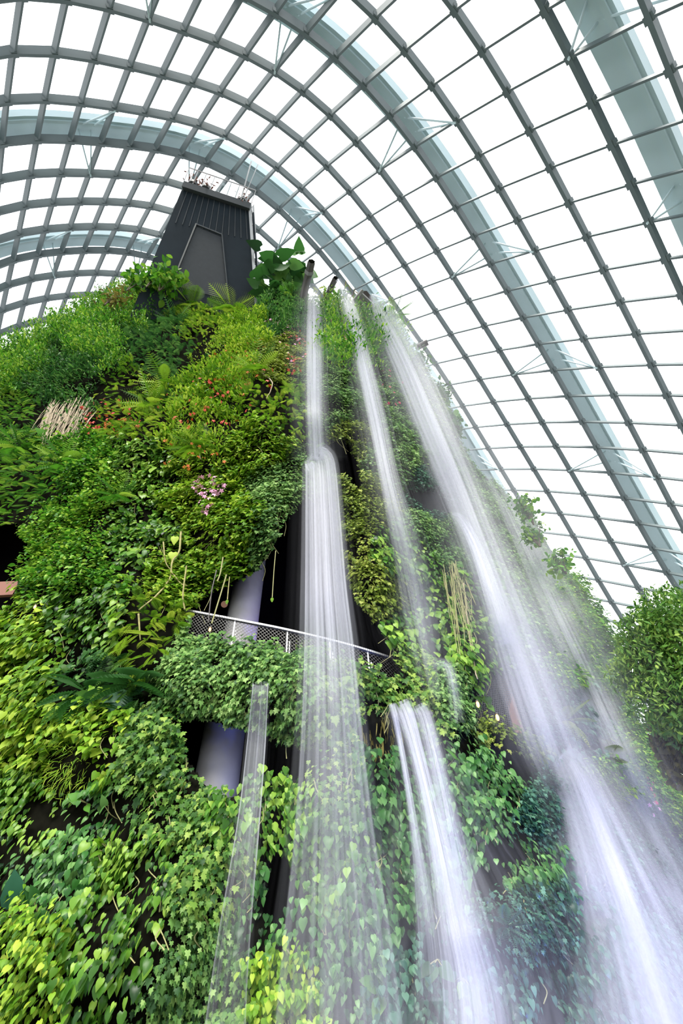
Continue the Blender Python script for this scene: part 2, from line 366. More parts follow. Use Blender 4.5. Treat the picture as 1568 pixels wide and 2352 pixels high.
for c in CAVES: hole |= inside(cpx, cpy, c)
idx = np.arange(NS*NT).reshape(NT, NS)
quad = np.stack([idx[:-1, :-1], idx[:-1, 1:], idx[1:, 1:], idx[1:, :-1]], -1)
wall = empty('wall_front', (0, 9, 0)); tag(wall, 'tall dark rocky mountain wall that carries all the planting', 'green wall', kind='structure')
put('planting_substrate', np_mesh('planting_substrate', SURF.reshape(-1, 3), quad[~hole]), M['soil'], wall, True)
# inner lining 3.5 m behind the openings, and the returns that close the mass along its crest and its right flank
sub = (slice(None, None, 10), slice(None, None, 10))
def backed(gp, sf, d):
    dr = unit(sf-CAM); return sf+dr*np.asarray(d)[..., None]
ii = list(range(0, NT, 10))+[NT-1]; jj = list(range(0, NS, 10))+[NS-1]
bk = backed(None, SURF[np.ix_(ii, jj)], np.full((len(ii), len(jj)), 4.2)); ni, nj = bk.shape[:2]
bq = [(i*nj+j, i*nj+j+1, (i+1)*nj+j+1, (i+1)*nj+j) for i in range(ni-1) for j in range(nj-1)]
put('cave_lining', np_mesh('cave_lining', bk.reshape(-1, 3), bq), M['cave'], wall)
def strip(line, name):
    a = line; dr = unit(a-CAM); b = a+dr*2.2+np.array((-.15, .2, -.25)); c = a+dr*5.0+np.array((-.8, .8, -1.5)); k = len(a)
    v = np.concatenate([a, b, c]); f = [(r*k+i, r*k+i+1, (r+1)*k+i+1, (r+1)*k+i) for r in range(2) for i in range(k-1)]
    put(name, np_mesh(name, v, f), M['soil'], wall)
strip(SURF[0], 'crest_return'); strip(SURF[:, -1], 'flank_return')
# every opening gets reveals: its rim carried back to the lining
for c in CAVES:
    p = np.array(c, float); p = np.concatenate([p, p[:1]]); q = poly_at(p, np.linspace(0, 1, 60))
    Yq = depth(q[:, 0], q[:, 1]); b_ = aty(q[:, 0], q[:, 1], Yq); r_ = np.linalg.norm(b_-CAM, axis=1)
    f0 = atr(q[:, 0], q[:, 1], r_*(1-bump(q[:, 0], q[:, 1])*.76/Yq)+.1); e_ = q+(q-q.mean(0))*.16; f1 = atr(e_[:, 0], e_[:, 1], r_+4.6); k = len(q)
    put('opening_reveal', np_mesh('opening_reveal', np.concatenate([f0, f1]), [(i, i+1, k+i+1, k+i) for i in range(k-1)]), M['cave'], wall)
# ------------------------------------------------------------------ surface look-up
from mathutils import kdtree
_e1 = np.gradient(SURF, axis=1); _e0 = np.gradient(SURF, axis=0)
SN = unit(np.cross(_e1, _e0)); _fl = np.einsum('ijk,ijk->ij', SN, CAM-SURF) < 0; SN[_fl] *= -1
_kd = kdtree.KDTree(NS*NT//4)
for i in range(0, NT, 2):
    for j in range(0, NS, 2): _kd.insert((GP[i, j, 0], GP[i, j, 1], 0), i*NS+j)
_kd.balance()
def on(px, py, out=0.0):
    """point on the planted wall seen at a photo position, and the wall's normal there"""
    _, k, _ = _kd.find((px, py, 0)); i, j = divmod(k, NS)
    r = np.linalg.norm(SURF[i, j]-CAM); return atr(px, py, r-out*1.15), SN[i, j]

# ------------------------------------------------------------------ leaf shapes (base at 0, tip along +y, upper side +z)
def blade(rows, fold=.12, curl=.15):
    """rows of (y, half width) -> folded blade"""
    v = []; f = []
    for y, w in rows: v += [(-w, y, fold*w*2-curl*y*y), (0, y, -curl*y*y), (w, y, fold*w*2-curl*y*y)]
    for i in range(len(rows)-1):
        a = 3*i
        for k in (0, 1): f += [(a+k, a+k+1, a+k+4), (a+k, a+k+4, a+k+3)]
    return np.array(v, float), np.array(f)
def star(pts, cy=.35, curl=.12):
    v = [(0, cy, .05)]+[(x, y, -curl*(x*x+(y-cy)**2)*1.5) for x, y in pts]; n = len(pts)
    return np.array(v, float), np.array([(0, 1+i, 1+(i+1) % n) for i in range(n)])
def mirror(h): return h+[(-x, y) for x, y in reversed(h) if abs(x) > 1e-6]
LANCE = blade([(0, .01), (.25, .15), (.55, .17), (.8, .09), (1, .0)])
OVAL = blade([(0, .02), (.2, .24), (.5, .32), (.8, .2), (1, .0)])
HEART = star(mirror([(0, .02), (.2, -.12), (.38, .05), (.40, .3), (.26, .62), (0, 1.02)]), .3, .18)
IVY = star(mirror([(0, .05), (.22, -.1), (.46, .12), (.30, .3), (.42, .56), (.17, .58), (0, 1.0)]), .3, .15)
STRAP = blade([(0, .02), (.3, .045), (.65, .045), (1, .0)], .1, .35)
def frond(n, spread, curl):
    v = []; f = []
    for i in range(n):
        y = .12+.86*i/n; L = spread*math.sin(math.pi*min(1, (i+1.6)/(n+1.2)))**.8
        for sg in (-1, 1):
            k = len(v); z = -curl*y*y; d = .35*L
            hw = .22*.86/n; v += [(0, y-hw, z), (0, y+hw, z), (sg*L*.5, y+d*.5+hw*1.2, z+.01), (sg*L, y+d, z-.25*L)]; f += [(k, k+2, k+1), (k, k+3, k+2)]
    k = len(v); v += [(-.012, 0, 0), (.012, 0, 0), (0, .55, -curl*.3), (0, 1, -curl)]; f += [(k, k+1, k+2), (k, k+2, k+3)]
    return np.array(v, float), np.array(f)
FERN = frond(13, .24, .35); PALM = frond(16, .36, .5); TWIG = frond(5, .30, .3)
def leaves(tp, P, T, Nn, size, tint=None, wob=.5):
    """one mesh of leaves: tips along T, upper sides near Nn"""
    v, f = tp; n = len(P); T = unit(T); X = unit(np.cross(T, Nn)); Z = np.cross(X, T)
    sx_ = size*(1+RNG.uniform(-.2, .2, n))
    q = P[:, None]+(sx_[:, None, None]*v[None, :, 0:1])*X[:, None]+(size[:, None, None]*v[None, :, 1:2])*T[:, None]+(size[:, None, None]*v[None, :, 2:3])*Z[:, None]
    ff = (f[None]+(np.arange(n)*len(v))[:, None, None]).reshape(-1, 3)
    if tint is None: tint = np.clip(RNG.normal(.5, .2, n), 0, 1)
    return q.reshape(-1, 3), ff, {'tint': np.repeat(tint, len(v))}

LM = dict(
    ivy=leaf_mat('ivy_leaf', (.02, .075, .015), (.10, .24, .035), (.34, .47, .09)),
    grey=leaf_mat('grey_green_leaf', (.04, .11, .035), (.13, .29, .06), (.34, .51, .16)),
    lime=leaf_mat('yellow_green_leaf', (.05, .15, .008), (.18, .37, .018), (.45, .58, .06)),
    green=leaf_mat('fresh_green_leaf', (.02, .10, .012), (.10, .31, .022), (.36, .54, .06)),
    dark=leaf_mat('dark_green_leaf', (.012, .05, .012), (.045, .16, .03), (.14, .30, .06)),
    olive=leaf_mat('olive_leaf', (.07, .12, .012), (.23, .33, .04), (.44, .49, .10)),
    heart=leaf_mat('glossy_heart_leaf', (.012, .05, .008), (.075, .22, .018), (.32, .51, .07), .28),
    deep=leaf_mat('deep_green_leaf', (.008, .04, .012), (.045, .17, .03), (.20, .40, .11), .28),  # heart leaf finish in deeper greens
    teal=leaf_mat('bluish_leaf', (.008, .045, .025), (.03, .12, .065), (.13, .29, .17), .3),
    brown=leaf_mat('brownish_leaf', (.06, .05, .015), (.17, .15, .03), (.33, .28, .07)),
)
# kind: template, length, cover, tip weights (down, out, random), material, thickness, up-facing share
KIND = dict(
    ivy=(IVY, .20, 2.8, (1.0, .45, .35), 'ivy', .34, .45), pad=(IVY, .17, 3.2, (1.0, .5, .3), 'grey', .30, .45),
    limeivy=(IVY, .21, 2.8, (.8, .55, .4), 'lime', .40, .6), green=(OVAL, .19, 2.6, (.6, .7, .6), 'green', .45, .6),
    heart=(HEART, .27, 1.7, (1.1, .4, .3), 'heart', .35, .45), limeheart=(HEART, .25, 2.2, (1.0, .5, .4), 'lime', .45, .55),
    deepheart=(HEART, .28, 1.7, (1.1, .4, .35), 'deep', .4, .4), bigheart=(HEART, .36, 1.2, (1.1, .4, .3), 'heart', .4, .45), teal=(HEART, .27, 1.5, (1.1, .4, .4), 'teal', .35, .45),
    fern=(FERN, .55, 1.5, (.4, .8, .6), 'green', .35, .7), limefern=(FERN, .55, 1.6, (.5, .8, .6), 'lime', .35, .7), darkfern=(FERN, .6, 1.5, (.6, .7, .6), 'dark', .35, .6),
    tealmoss=(IVY, .15, 3.0, (.9, .5, .5), 'teal', .25, .5), shrub=(LANCE, .27, 2.6, (-.5, .6, .7), 'green', .95, .6), darkshrub=(LANCE, .27, 2.2, (.1, .7, .7), 'dark', .5, .5),
    limeshrub=(LANCE, .24, 2.8, (-.2, .8, .7), 'lime', .5, .6), olive=(IVY, .17, 3.2, (.9, .5, .4), 'olive', .3, .5), moss=(IVY, .14, 3.2, (1.0, .4, .4), 'grey', .2, .5),
    brown=(STRAP, .42, 1.6, (1.3, .25, .3), 'brown', .25, .3), dark=(HEART, .22, 1.1, (1.0, .4, .5), 'dark', .4, .4), strap=(STRAP, .34, 2.6, (.3, .8, .6), 'lime', .3, .5),
)
# where each planting grows (photo position, reach), its kind, name, label
PATCH = [
 (30, 830, 1.1, 'shrub', 'leafy_shrub', 'bushy green shrub on the low left end of the skyline', 'shrub'),
 (220, 745, 1.1, 'shrub', 'leafy_shrub', 'fresh green upright shrub stepping up the skyline left of the dark tower', 'shrub'),
 (140, 890, 1.1, 'darkshrub', 'leafy_shrub', 'shaded dark green shrub band above the dry straw fronds', 'shrub'),
 (360, 800, 1.0, 'darkfern', 'fern_bank', 'dark fern bank in the shaded hollow below the tower', 'fern'),
 (330, 700, .8, 'shrub', 'leafy_shrub', 'tall leafy shrub at the left foot of the dark tower', 'shrub'),
 (450, 730, .8, 'limefern', 'fern_bank', 'yellow green ferns in front of the dark tower base', 'fern'),
 (560, 770, .8, 'limeshrub', 'flowering_shrub', 'yellow green shrub with orange blooms under the tower\'s right corner', 'flowering shrub'),
 (650, 740, .8, 'darkshrub', 'flowering_shrub', 'dark shrub with pink blooms beside the white tower frame', 'flowering shrub'),
 (540, 860, 1.0, 'limeshrub', 'flowering_shrub', 'golden green shrub dotted with orange and red blooms high on the wall', 'flowering shrub'),
 (660, 830, .8, 'olive', 'flowering_shrub', 'olive shrub with rusty red tips left of the thin top stream', 'flowering shrub'),
 (640, 930, .9, 'limefern', 'fern_bank', 'bright lime ferns along the edge beside the rounded ivy dome', 'fern'),
 (300, 940, 1.0, 'limefern', 'flowering_shrub', 'lime fern mound with scattered red blooms at upper left', 'flowering shrub'),
 (470, 980, 1.1, 'limeshrub', 'flowering_shrub', 'broad yellow green mound with small red blooms above the pink flowers', 'flowering shrub'),
 (60, 970, 1.0, 'fern', 'fern_bank', 'pale green ferns at the left edge beside the dry straw fronds', 'fern'),
 (70, 1090, 1.0, 'fern', 'fern_bank', 'soft green ferns at the left edge over the dark side opening', 'fern'),
 (210, 1090, 1.0, 'green', 'climbing_plant', 'round leaved green creeper below the red blooms at left', 'creeper'),
 (330, 1070, .9, 'heart', 'climbing_plant', 'mixed heart leaved creeper left of the pink flowers', 'creeper'),
 (480, 1120, .8, 'limeivy', 'flowering_shrub', 'lime creeper carrying the cluster of pale pink flowers', 'flowering shrub'),
 (600, 1030, .9, 'limeivy', 'climbing_ivy', 'yellow green ivy strip on the bulge left of the water curtain', 'ivy'),
 (655, 1120, .8, 'pad', 'climbing_ivy', 'dense grey green ivy overhang just left of the water curtain', 'ivy'),
 (540, 1210, .9, 'limeivy', 'climbing_ivy', 'bright yellow ivy hanging over the main opening beside the violet column', 'ivy'),
 (620, 1240, .6, 'pad', 'climbing_ivy', 'ivy tongue hanging in front of the violet column', 'ivy'),
 (180, 1270, 1.1, 'green', 'climbing_plant', 'large mid green leaf wall right of the dark side opening', 'creeper'),
 (320, 1240, .9, 'heart', 'climbing_plant', 'dark tangled creeper behind the crooked pale vine', 'creeper'),
 (400, 1330, .8, 'limeivy', 'climbing_plant', 'lime creeper hanging at the left end of the railing', 'creeper'),
 (330, 1470, 1.0, 'limefern', 'fern_bank', 'fine lime fern drape left of the balcony planting', 'fern'),
 (180, 1430, .9, 'heart', 'climbing_plant', 'green creeper around the small lamp at the left edge', 'creeper'),
 (60, 1500, 1.0, 'limeheart', 'climbing_plant', 'bright yellow leaved creeper at the left edge below the side opening', 'creeper'),
 (200, 1560, .9, 'dark', 'climbing_plant', 'dark sparse creeper between the two yellow leaved plants at left', 'creeper'),
 (300, 1570, .8, 'darkfern', 'fern_bank', 'dark arching fern drape left of the balcony ivy', 'fern'),
 (470, 1550, 1.0, 'pad', 'balcony_ivy', 'dense ivy cushion over the balcony edge under the violet column', 'ivy'),
 (640, 1580, 1.0, 'pad', 'balcony_ivy', 'dense ivy cushion on the balcony edge between spout and water curtain', 'ivy'),
 (780, 1580, .9, 'ivy', 'balcony_ivy', 'balcony ivy seen through the falling water curtain', 'ivy'),
 (900, 1570, .7, 'ivy', 'balcony_ivy', 'ivy at the right end of the balcony railing', 'ivy'),
 (60, 1680, .9, 'limeheart', 'climbing_plant', 'yellow green creeper at the left edge, level with the lower opening', 'creeper'),
 (220, 1690, .9, 'limeheart', 'climbing_plant', 'yellow leaved creeper mound left of the lower opening', 'creeper'),
 (370, 1700, .9, 'ivy', 'climbing_ivy', 'ivy slope at the left rim of the lower opening', 'ivy'),
 (140, 1780, .7, 'strap', 'grass_clump', 'arching yellow grass clump over a dark hollow at left', 'grass'),
 (60, 1880, 1.0, 'heart', 'climbing_plant', 'green heart leaved creeper at the left edge near the dark hollow', 'creeper'),
 (220, 1880, .9, 'deepheart', 'climbing_plant', 'sparse dark creeper in the shaded hollow at lower left', 'creeper'),
 (420, 1860, 1.0, 'ivy', 'climbing_ivy', 'thick ivy pad beneath the lower opening, left of the narrow spout fall', 'ivy'),
 (330, 1990, 1.0, 'heart', 'climbing_plant', 'loose heart leaves between the shaded hollow and the thick ivy pad', 'creeper'),
 (460, 2030, 1.0, 'ivy', 'climbing_ivy', 'long ivy curtain left of the narrow spout fall\'s lower end', 'ivy'),
 (120, 2040, .9, 'deepheart', 'climbing_plant', 'dark sparse leaves around the broad single leaf at lower left', 'creeper'),
 (70, 2200, 1.1, 'limeheart', 'climbing_plant', 'bright yellow hanging leaves in the lower left corner', 'creeper'),
 (260, 2180, 1.0, 'bigheart', 'climbing_plant', 'large fresh green hanging leaves right of the lower left corner', 'creeper'),
 (430, 2240, 1.0, 'pad', 'climbing_ivy', 'fine ivy at the bottom edge left of the narrow fall', 'ivy'),
 (560, 1870, .8, 'heart', 'climbing_plant', 'leafy creeper right behind the narrow spout fall below the lower opening', 'creeper'),
 (660, 1860, .8, 'heart', 'climbing_plant', 'heart leaved creeper under the lower opening, right of the narrow fall', 'creeper'),
 (770, 1800, .8, 'ivy', 'climbing_ivy', 'rounded ivy mound behind the foot of the water curtain', 'ivy'),
 (760, 1990, 1.0, 'heart', 'climbing_plant', 'pale heart leaves behind the lower veil of the water curtain', 'creeper'),
 (610, 2100, .8, 'deepheart', 'climbing_plant', 'sparse leaves around the dark gap right of the narrow fall', 'creeper'),
 (660, 2260, .9, 'limeheart', 'climbing_plant', 'lime hanging leaves at the bottom edge below the dark gap', 'creeper'),
 (800, 2220, 1.0, 'deepheart', 'climbing_plant', 'large pale leaves behind the veil at the bottom edge', 'creeper'),
 (865, 1690, .6, 'brown', 'root_mat', 'hanging mat of brownish roots left of the twin cascade', 'roots'),
 (890, 1850, .8, 'deepheart', 'climbing_plant', 'heart leaved creeper just left of the twin cascade', 'creeper'),
 (900, 2050, .9, 'deepheart', 'climbing_plant', 'large leaved creeper left of the twin cascade\'s lower half', 'creeper'),
 (950, 2260, 1.0, 'teal', 'climbing_plant', 'dark bluish leaves at the bottom edge left of the twin cascade\'s foot', 'creeper'),
 (755, 920, .9, 'pad', 'climbing_ivy', 'rounded grey green ivy dome crossed by the thin top stream', 'ivy'),
 (770, 780, .8, 'shrub', 'flowering_shrub', 'dark shrub with reddish shoots between the two upper streams', 'flowering shrub'),
 (800, 1000, .6, 'olive', 'climbing_ivy', 'hanging creeper fringe over the small upper cave', 'ivy'),
 (870, 790, .7, 'shrub', 'leafy_shrub', 'green shrub hanging beneath the scoop shaped spout', 'shrub'),
 (900, 900, .8, 'pad', 'moss_bank', 'moss and red shoots between the second stream and the big fall', 'moss'),
 (720, 1060, .5, 'pad', 'climbing_ivy', 'ivy rim around the lip of the water curtain', 'ivy'),
 (820, 1180, .8, 'olive', 'moss_column', 'mossy olive column right of the water curtain', 'moss'),
 (870, 1330, .7, 'olive', 'moss_column', 'yellowish mossy tip hanging right of the main opening', 'moss'),
 (930, 1030, .8, 'pad', 'climbing_ivy', 'greyish ivy hood above the dark slot beside the big fall', 'ivy'),
 (1000, 1230, .8, 'moss', 'moss_bank', 'rounded moss boss below the dark slot beside the big fall', 'moss'),
 (930, 1280, .7, 'heart', 'climbing_plant', 'wet leaves under the thin middle stream right of the mossy tip', 'creeper'),
 (970, 1420, .8, 'heart', 'climbing_plant', 'hanging leaves right of the main opening, left of the pale roots', 'creeper'),
 (1060, 1410, .8, 'heart', 'climbing_plant', 'glossy leaves under the pale hanging roots', 'creeper'),
 (1030, 1620, .6, 'moss', 'moss_column', 'mossy pillar right above the twin cascade', 'moss'),
 (1090, 1540, .6, 'heart', 'climbing_plant', 'heart leaves above the lamps of the netted window', 'creeper'),
 (960, 1660, .5, 'ivy', 'climbing_ivy', 'small ivy fringe around the lip of the twin cascade', 'ivy'),
 (1010, 1130, .7, 'tealmoss', 'moss_bank', 'bluish moss strip behind the upper big fall', 'moss'),
 (990, 900, .9, 'ivy', 'leafy_shrub', 'dark shrub on the right skyline beside the upper big fall', 'shrub'),
 (1090, 1100, .8, 'moss', 'moss_bank', 'misty moss bank on the right skyline above the trailing vines', 'moss'),
 (1140, 1240, .9, 'pad', 'climbing_ivy', 'hazy ivy slope between the big fall and the right veil', 'ivy'),
 (1230, 1300, .9, 'moss', 'moss_bank', 'hazy moss slope right of the small arching jet', 'moss'),
 (1200, 1450, .9, 'pad', 'climbing_ivy', 'ivy band between the big fall and the right veil, at mid height', 'ivy'),
 (1330, 1380, .9, 'green', 'leafy_shrub', 'fresh green shrub on the right skyline near the tree', 'shrub'),
 (1330, 1520, .9, 'green', 'climbing_plant', 'shaded green creeper on the right flank under the skyline shrub', 'creeper'),
 (1180, 1690, .6, 'olive', 'moss_ledge', 'bright olive moss ledge under the netted window', 'moss'),
 (1240, 1640, .7, 'tealmoss', 'moss_bank', 'blue green moss behind the foot of the big fall', 'moss'),
 (1330, 1680, .9, 'teal', 'climbing_plant', 'bluish leaves between the right veil and the second cascade\'s lip', 'creeper'),
 (1420, 1720, .9, 'green', 'climbing_plant', 'green creeper on the right flank beneath the tree', 'creeper'),
 (1050, 1800, .8, 'deepheart', 'climbing_plant', 'glossy creeper right of the twin cascade below the mossy pillar', 'creeper'),
 (1150, 1850, .9, 'deepheart', 'climbing_plant', 'glossy large leaved mound right of the twin cascade', 'creeper'),
 (1240, 1880, .8, 'tealmoss', 'moss_bank', 'dull moss bank left of the wide lower cascade', 'moss'),
 (1070, 2010, .8, 'deepheart', 'climbing_plant', 'leaves above the dark blue recess right of the twin cascade', 'creeper'),
 (1200, 2010, .9, 'deepheart', 'climbing_plant', 'long hanging leaves right of the dark blue recess', 'creeper'),
 (1180, 2130, .9, 'tealmoss', 'moss_bank', 'dark bluish fern moss below the dark recess', 'moss'),
 (1200, 2270, 1.0, 'teal', 'climbing_plant', 'large bluish leaves at the bottom edge right of the twin cascade', 'creeper'),
 (1330, 2050, .9, 'teal', 'climbing_plant', 'wet bluish leaves behind the wide lower cascade', 'creeper'),
 (1420, 1900, .9, 'tealmoss', 'moss_bank', 'blue grey planting right of the wide lower cascade', 'moss'),
 (1510, 1840, .9, 'green', 'flowering_shrub', 'bright green shrub with small red blooms at the right edge', 'flowering shrub'),
 (1520, 2050, 1.0, 'tealmoss', 'moss_bank', 'dim bluish planting at the right edge beside the wide lower cascade', 'moss'),
 (1480, 2250, 1.0, 'teal', 'climbing_plant', 'blue lit leaves in the lower right corner', 'creeper'),
]
THIN = [(140, 965, 85, 40), (150, 1880, 130, 60), (650, 2030, 50, 90), (1120, 2030, 50, 70), (30, 1960, 90, 45), (300, 2300, 70, 50), (120, 2080, 100, 40), (250, 905, 110, 40), (470, 800, 60, 50),
        (1085, 1380, 30, 80), (1180, 1770, 60, 40), (60, 1180, 60, 30), (480, 1240, 40, 30), (200, 1600, 90, 45), (300, 1320, 40, 30), (700, 2120, 40, 60), (290, 1850, 60, 60),
        (1000, 1500, 40, 60), (1060, 1700, 30, 60), (950, 2130, 60, 40), (1020, 2200, 60, 60), (340, 2100, 30, 60), (500, 990, 60, 25), (620, 900, 40, 25), (860, 860, 40, 40), (700, 1160, 20, 60), (1150, 1560, 60, 60), (1010, 1140, 40, 40)]
va, vb, vc, vd = (SURF[:-1, :-1], SURF[:-1, 1:], SURF[1:, 1:], SURF[1:, :-1])
area = np.linalg.norm(np.cross(vc-va, vd-vb), axis=-1)/2
vis = (~hole)*area; cum = np.cumsum(vis.ravel()); AREA = cum[-1]
seeds = np.array([(p[0], p[1]) for p in PATCH], float); reach = np.array([p[2] for p in PATCH])
def scatter(n):
    k = np.searchsorted(cum, RNG.uniform(0, AREA, n)); k = np.minimum(k, vis.size-1)
    i, j = np.divmod(k, NS-1); u, w = RNG.uniform(0, 1, (2, n))
    lerp = lambda A: ((A[i, j].T*(1-u)+A[i, j+1].T*u)*(1-w)+(A[i+1, j].T*(1-u)+A[i+1, j+1].T*u)*w).T
    return lerp(SURF), unit(lerp(SN)), lerp(GP)
LEAF_DENSITY = 800.0
nC = int(AREA*LEAF_DENSITY*2.2); SP, SNn, SG = scatter(nC)
wx = SG+np.stack([vnoise(SP, 31, .9), vnoise(SP, 32, .9)], 1)*38
own = np.empty(nC, int)
for c in range(0, nC, 40000):
    q = wx[c:c+40000]; own[c:c+40000] = np.argmin(np.linalg.norm(q[:, None]-seeds[None], axis=2)/reach[None], axis=1)
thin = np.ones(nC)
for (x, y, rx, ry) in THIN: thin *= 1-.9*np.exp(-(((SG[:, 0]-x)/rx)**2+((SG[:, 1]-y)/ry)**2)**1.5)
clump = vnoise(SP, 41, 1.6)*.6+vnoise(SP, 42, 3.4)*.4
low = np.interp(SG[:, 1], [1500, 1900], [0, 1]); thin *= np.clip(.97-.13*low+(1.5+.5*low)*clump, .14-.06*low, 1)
PLANT = []
for pi, (x, y, rch, kd_, nm, lab, cat) in enumerate(PATCH):
    tp, L, cover, (wd_, wo_, wr_), mk, thick, upf = KIND[kd_]; L *= .72*np.interp(y, [700, 1200, 1500, 1800, 2100, 2350], [1.0, .95, .86, .74, .62, .58] if tp is IVY or tp is TWIG else [1.0, .95, .86, .60, .46, .43]); cover *= 1.5; thick *= 1.3
    sel = np.nonzero(own == pi)[0]
    prob = thin[sel]*cover/(L*L*.42)/(LEAF_DENSITY*2.2)
    sel = sel[RNG.uniform(0, 1, len(sel)) < prob]; n = len(sel)
    if n == 0: PLANT.append(None); continue
    P, N = SP[sel], SNn[sel]; rn = unit(RNG.normal(0, 1, (n, 3))); up = np.array((0, 0, 1.0))
    lift = RNG.uniform(0, 1, n)**1.5*thick*(.5+.8*np.clip(clump[sel]+.4, 0, 1))
    P = P+N*lift[:, None]+RNG.normal(0, .03, (n, 3))
    T = unit(-up*wd_+N*wo_+rn*wr_); Z = unit(N*(1-upf)+up*upf*.9+unit(RNG.normal(0, 1, (n, 3)))*.38)
    sz = L*np.exp(RNG.normal(0, .22, n))*(.85+.3*np.clip(clump[sel]+.5, 0, 1))
    tint = np.clip(.5+.22*vnoise(P, 51, .7)+RNG.normal(0, .25, n), 0, 1)  # wide spread puts leaf highlights and shade into the tint
    o = put(nm, np_mesh(nm, *leaves(tp, P, T, Z, sz, tint)), LM[mk]); tag(o, lab, cat, 'plantings on the green wall'); PLANT.append(o)
    if cat in ('creeper', 'ivy'):                       # the runners the leaves hang from
        for k in RNG.integers(0, n, 5):
            c_ = SG[sel[k]]; q = spline([on(c_[0]+dx_, c_[1]+dy_, .16)[0] for dx_, dy_ in ((0, 0), (RNG.uniform(-14, 14), 22), (RNG.uniform(-20, 20), 48))], 8)
            tv = []; tf = []
            for i_ in range(8):
                for g_ in range(4): tv.append(q[i_]+.009*np.array((math.cos(g_*1.57), .6*math.sin(g_*1.57), math.sin(g_*1.57))))
            tf = [(i_*4+g_, i_*4+(g_+1) % 4, i_*4+4+(g_+1) % 4, i_*4+4+g_) for i_ in range(7) for g_ in range(4)]
            put('stem', np_mesh('stem', np.array(tv), np.array(tf)), M['root'], o)
# ------------------------------------------------------------------ inside the openings: column, slab, railing, lamps
ca, cb = aty(572, 1330, 11.4), aty(498, 1790, 10.3)
dr_ = unit(cb-ca); top_, bot_ = ca-dr_*2.2, cb+dr_*1.6
m = MB(); m.tube([top_, ca, (ca+cb)/2, cb, bot_], [.46]*5, 40); o = m.build('concrete_column', M['concrete'], None, True)
tag(o, 'round concrete column lit violet, standing inside the main opening', 'column')
RAIL = spline([aty(x, y, Y) for x, y, Y in ((425, 1402, 9.55), (540, 1424, 9.5), (660, 1448, 9.6), (800, 1482, 9.9), (945, 1527, 10.5))], 41)
m = MB(); pts = RAIL-np.array((0, 0, 1.25)); n_ = len(pts); bkp = pts+np.array((0.2, 4.0, 0))
for i in range(n_-1): m.hexa([pts[i]-(0, 0, .35), pts[i+1]-(0, 0, .35), bkp[i+1]-(0, 0, .35), bkp[i]-(0, 0, .35), pts[i], pts[i+1], bkp[i+1], bkp[i]])
m.build('balcony_slab', M['slab'], wall)
rl = empty('railing', RAIL[20]-np.array((0, 0, 1.2))); tag(rl, 'wire mesh balcony railing with pale steel handrail across the main opening', 'railing')
m = MB()
for i in range(n_-1): m.bar(RAIL[i], RAIL[i+1]+(RAIL[i+1]-RAIL[i])*.02, .09, .05)
m.build('handrail', M['rail'], rl)
for i in range(0, n_-1, 1):
    for h in (0,): pass
m = MB()
for i in range(0, n_-1):
    for k in range(3):
        p = RAIL[i]+(RAIL[i+1]-RAIL[i])*(k/3); m.bar(p+np.array((0, -.046, -.028)), p+np.array((0, -.046, .028)), .016, .008)
m.build('handrail_clips', M['pipe'], rl)
for px in (543, 661, 762, 849):
    k = int(np.argmin(np.abs(np.array([(784+FPX*((W.T@(q-CAM))[0])/-((W.T@(q-CAM))[2])) for q in RAIL])-px)))
    m = MB(); p = RAIL[k]; m.bar(p, p-np.array((0, 0, 1.25)), .035, .012, (0, 1, 0)); m.bar(p+np.array((.06, .02, -.3)), p+np.array((.06, .02, -1.25)), .03, .012, (0, 1, 0)); m.build('post', M['rail'], rl)
m = MB(); Lr = np.concatenate([[0], np.cumsum(np.linalg.norm(np.diff(RAIL, axis=0), axis=1))]); tot = Lr[-1]
def rp_(s, h): return np.array([np.interp(s, Lr, RAIL[:, c]) for c in range(3)])-np.array((0, 0, .04+h))
Hn, st = 1.05, .10
for s in np.arange(-Hn, tot, st):
    for sg in (1, -1):
        q = [(s+k*st*1.05 if sg > 0 else s+Hn-k*st*1.05, k*st) for k in range(int(Hn/st)+1)]
        q = [rp_(a, h) for a, h in q if 0 <= a <= tot]
        for a, b in zip(q[:-1], q[1:]): m.bar(a, b, .010, .010)
m.build('wire_mesh', M['wire'], rl)

ns = empty('mesh_screen', aty(1140, 1680, 10.9)); tag(ns, 'dark wire net across the small window beside the big fall', 'netting')
q00, q10, q11, q01 = aty(1085, 1655, 10.8), aty(1235, 1705, 11.2), aty(1190, 1540, 11.4), aty(1100, 1545, 11.1)
m = MB()
for k in range(31):
    u = k/30; m.bar(q00*(1-u)+q10*u, q01*(1-u)+q11*u, .012, .012); m.bar(q00*(1-u)+q01*u, q10*(1-u)+q11*u, .012, .012)
m.build('net_wires', M['wire'], ns)
m = MB(); m.bar(q00, q10, .08, .05); m.build('bottom_rail', M['rail'], ns)
m = MB(); m.bar(aty(1150, 1548, 11.5), aty(1192, 1690, 11.1), .22, .22, (0, 1, 0)); tag(m.build('timber_post', M['wood'], None, bevel=.01), 'red brown post behind the wire net of the small window', 'post')
m = MB(); qa, qb = aty(-140, 1362, 10.8), aty(40, 1352, 10.9); m.bar(qa, qb, .12, .55, (0, 0, 1)); tag(m.build('parapet_beam', M['brown']), 'brown parapet crossing the dark side opening at the left edge', 'parapet')
LAMPS = [((1097, 1618), .0, 'warm wall lamp at the left end of the netted window'), ((1142, 1648), .0, 'warm wall lamp under the netted window, beside the red brown post'),
         ((482, 1446), -.1, 'small warm lamp behind the railing above the balcony ivy'), ((80, 1394), 0, 'small warm lamp among creepers at the left edge')]
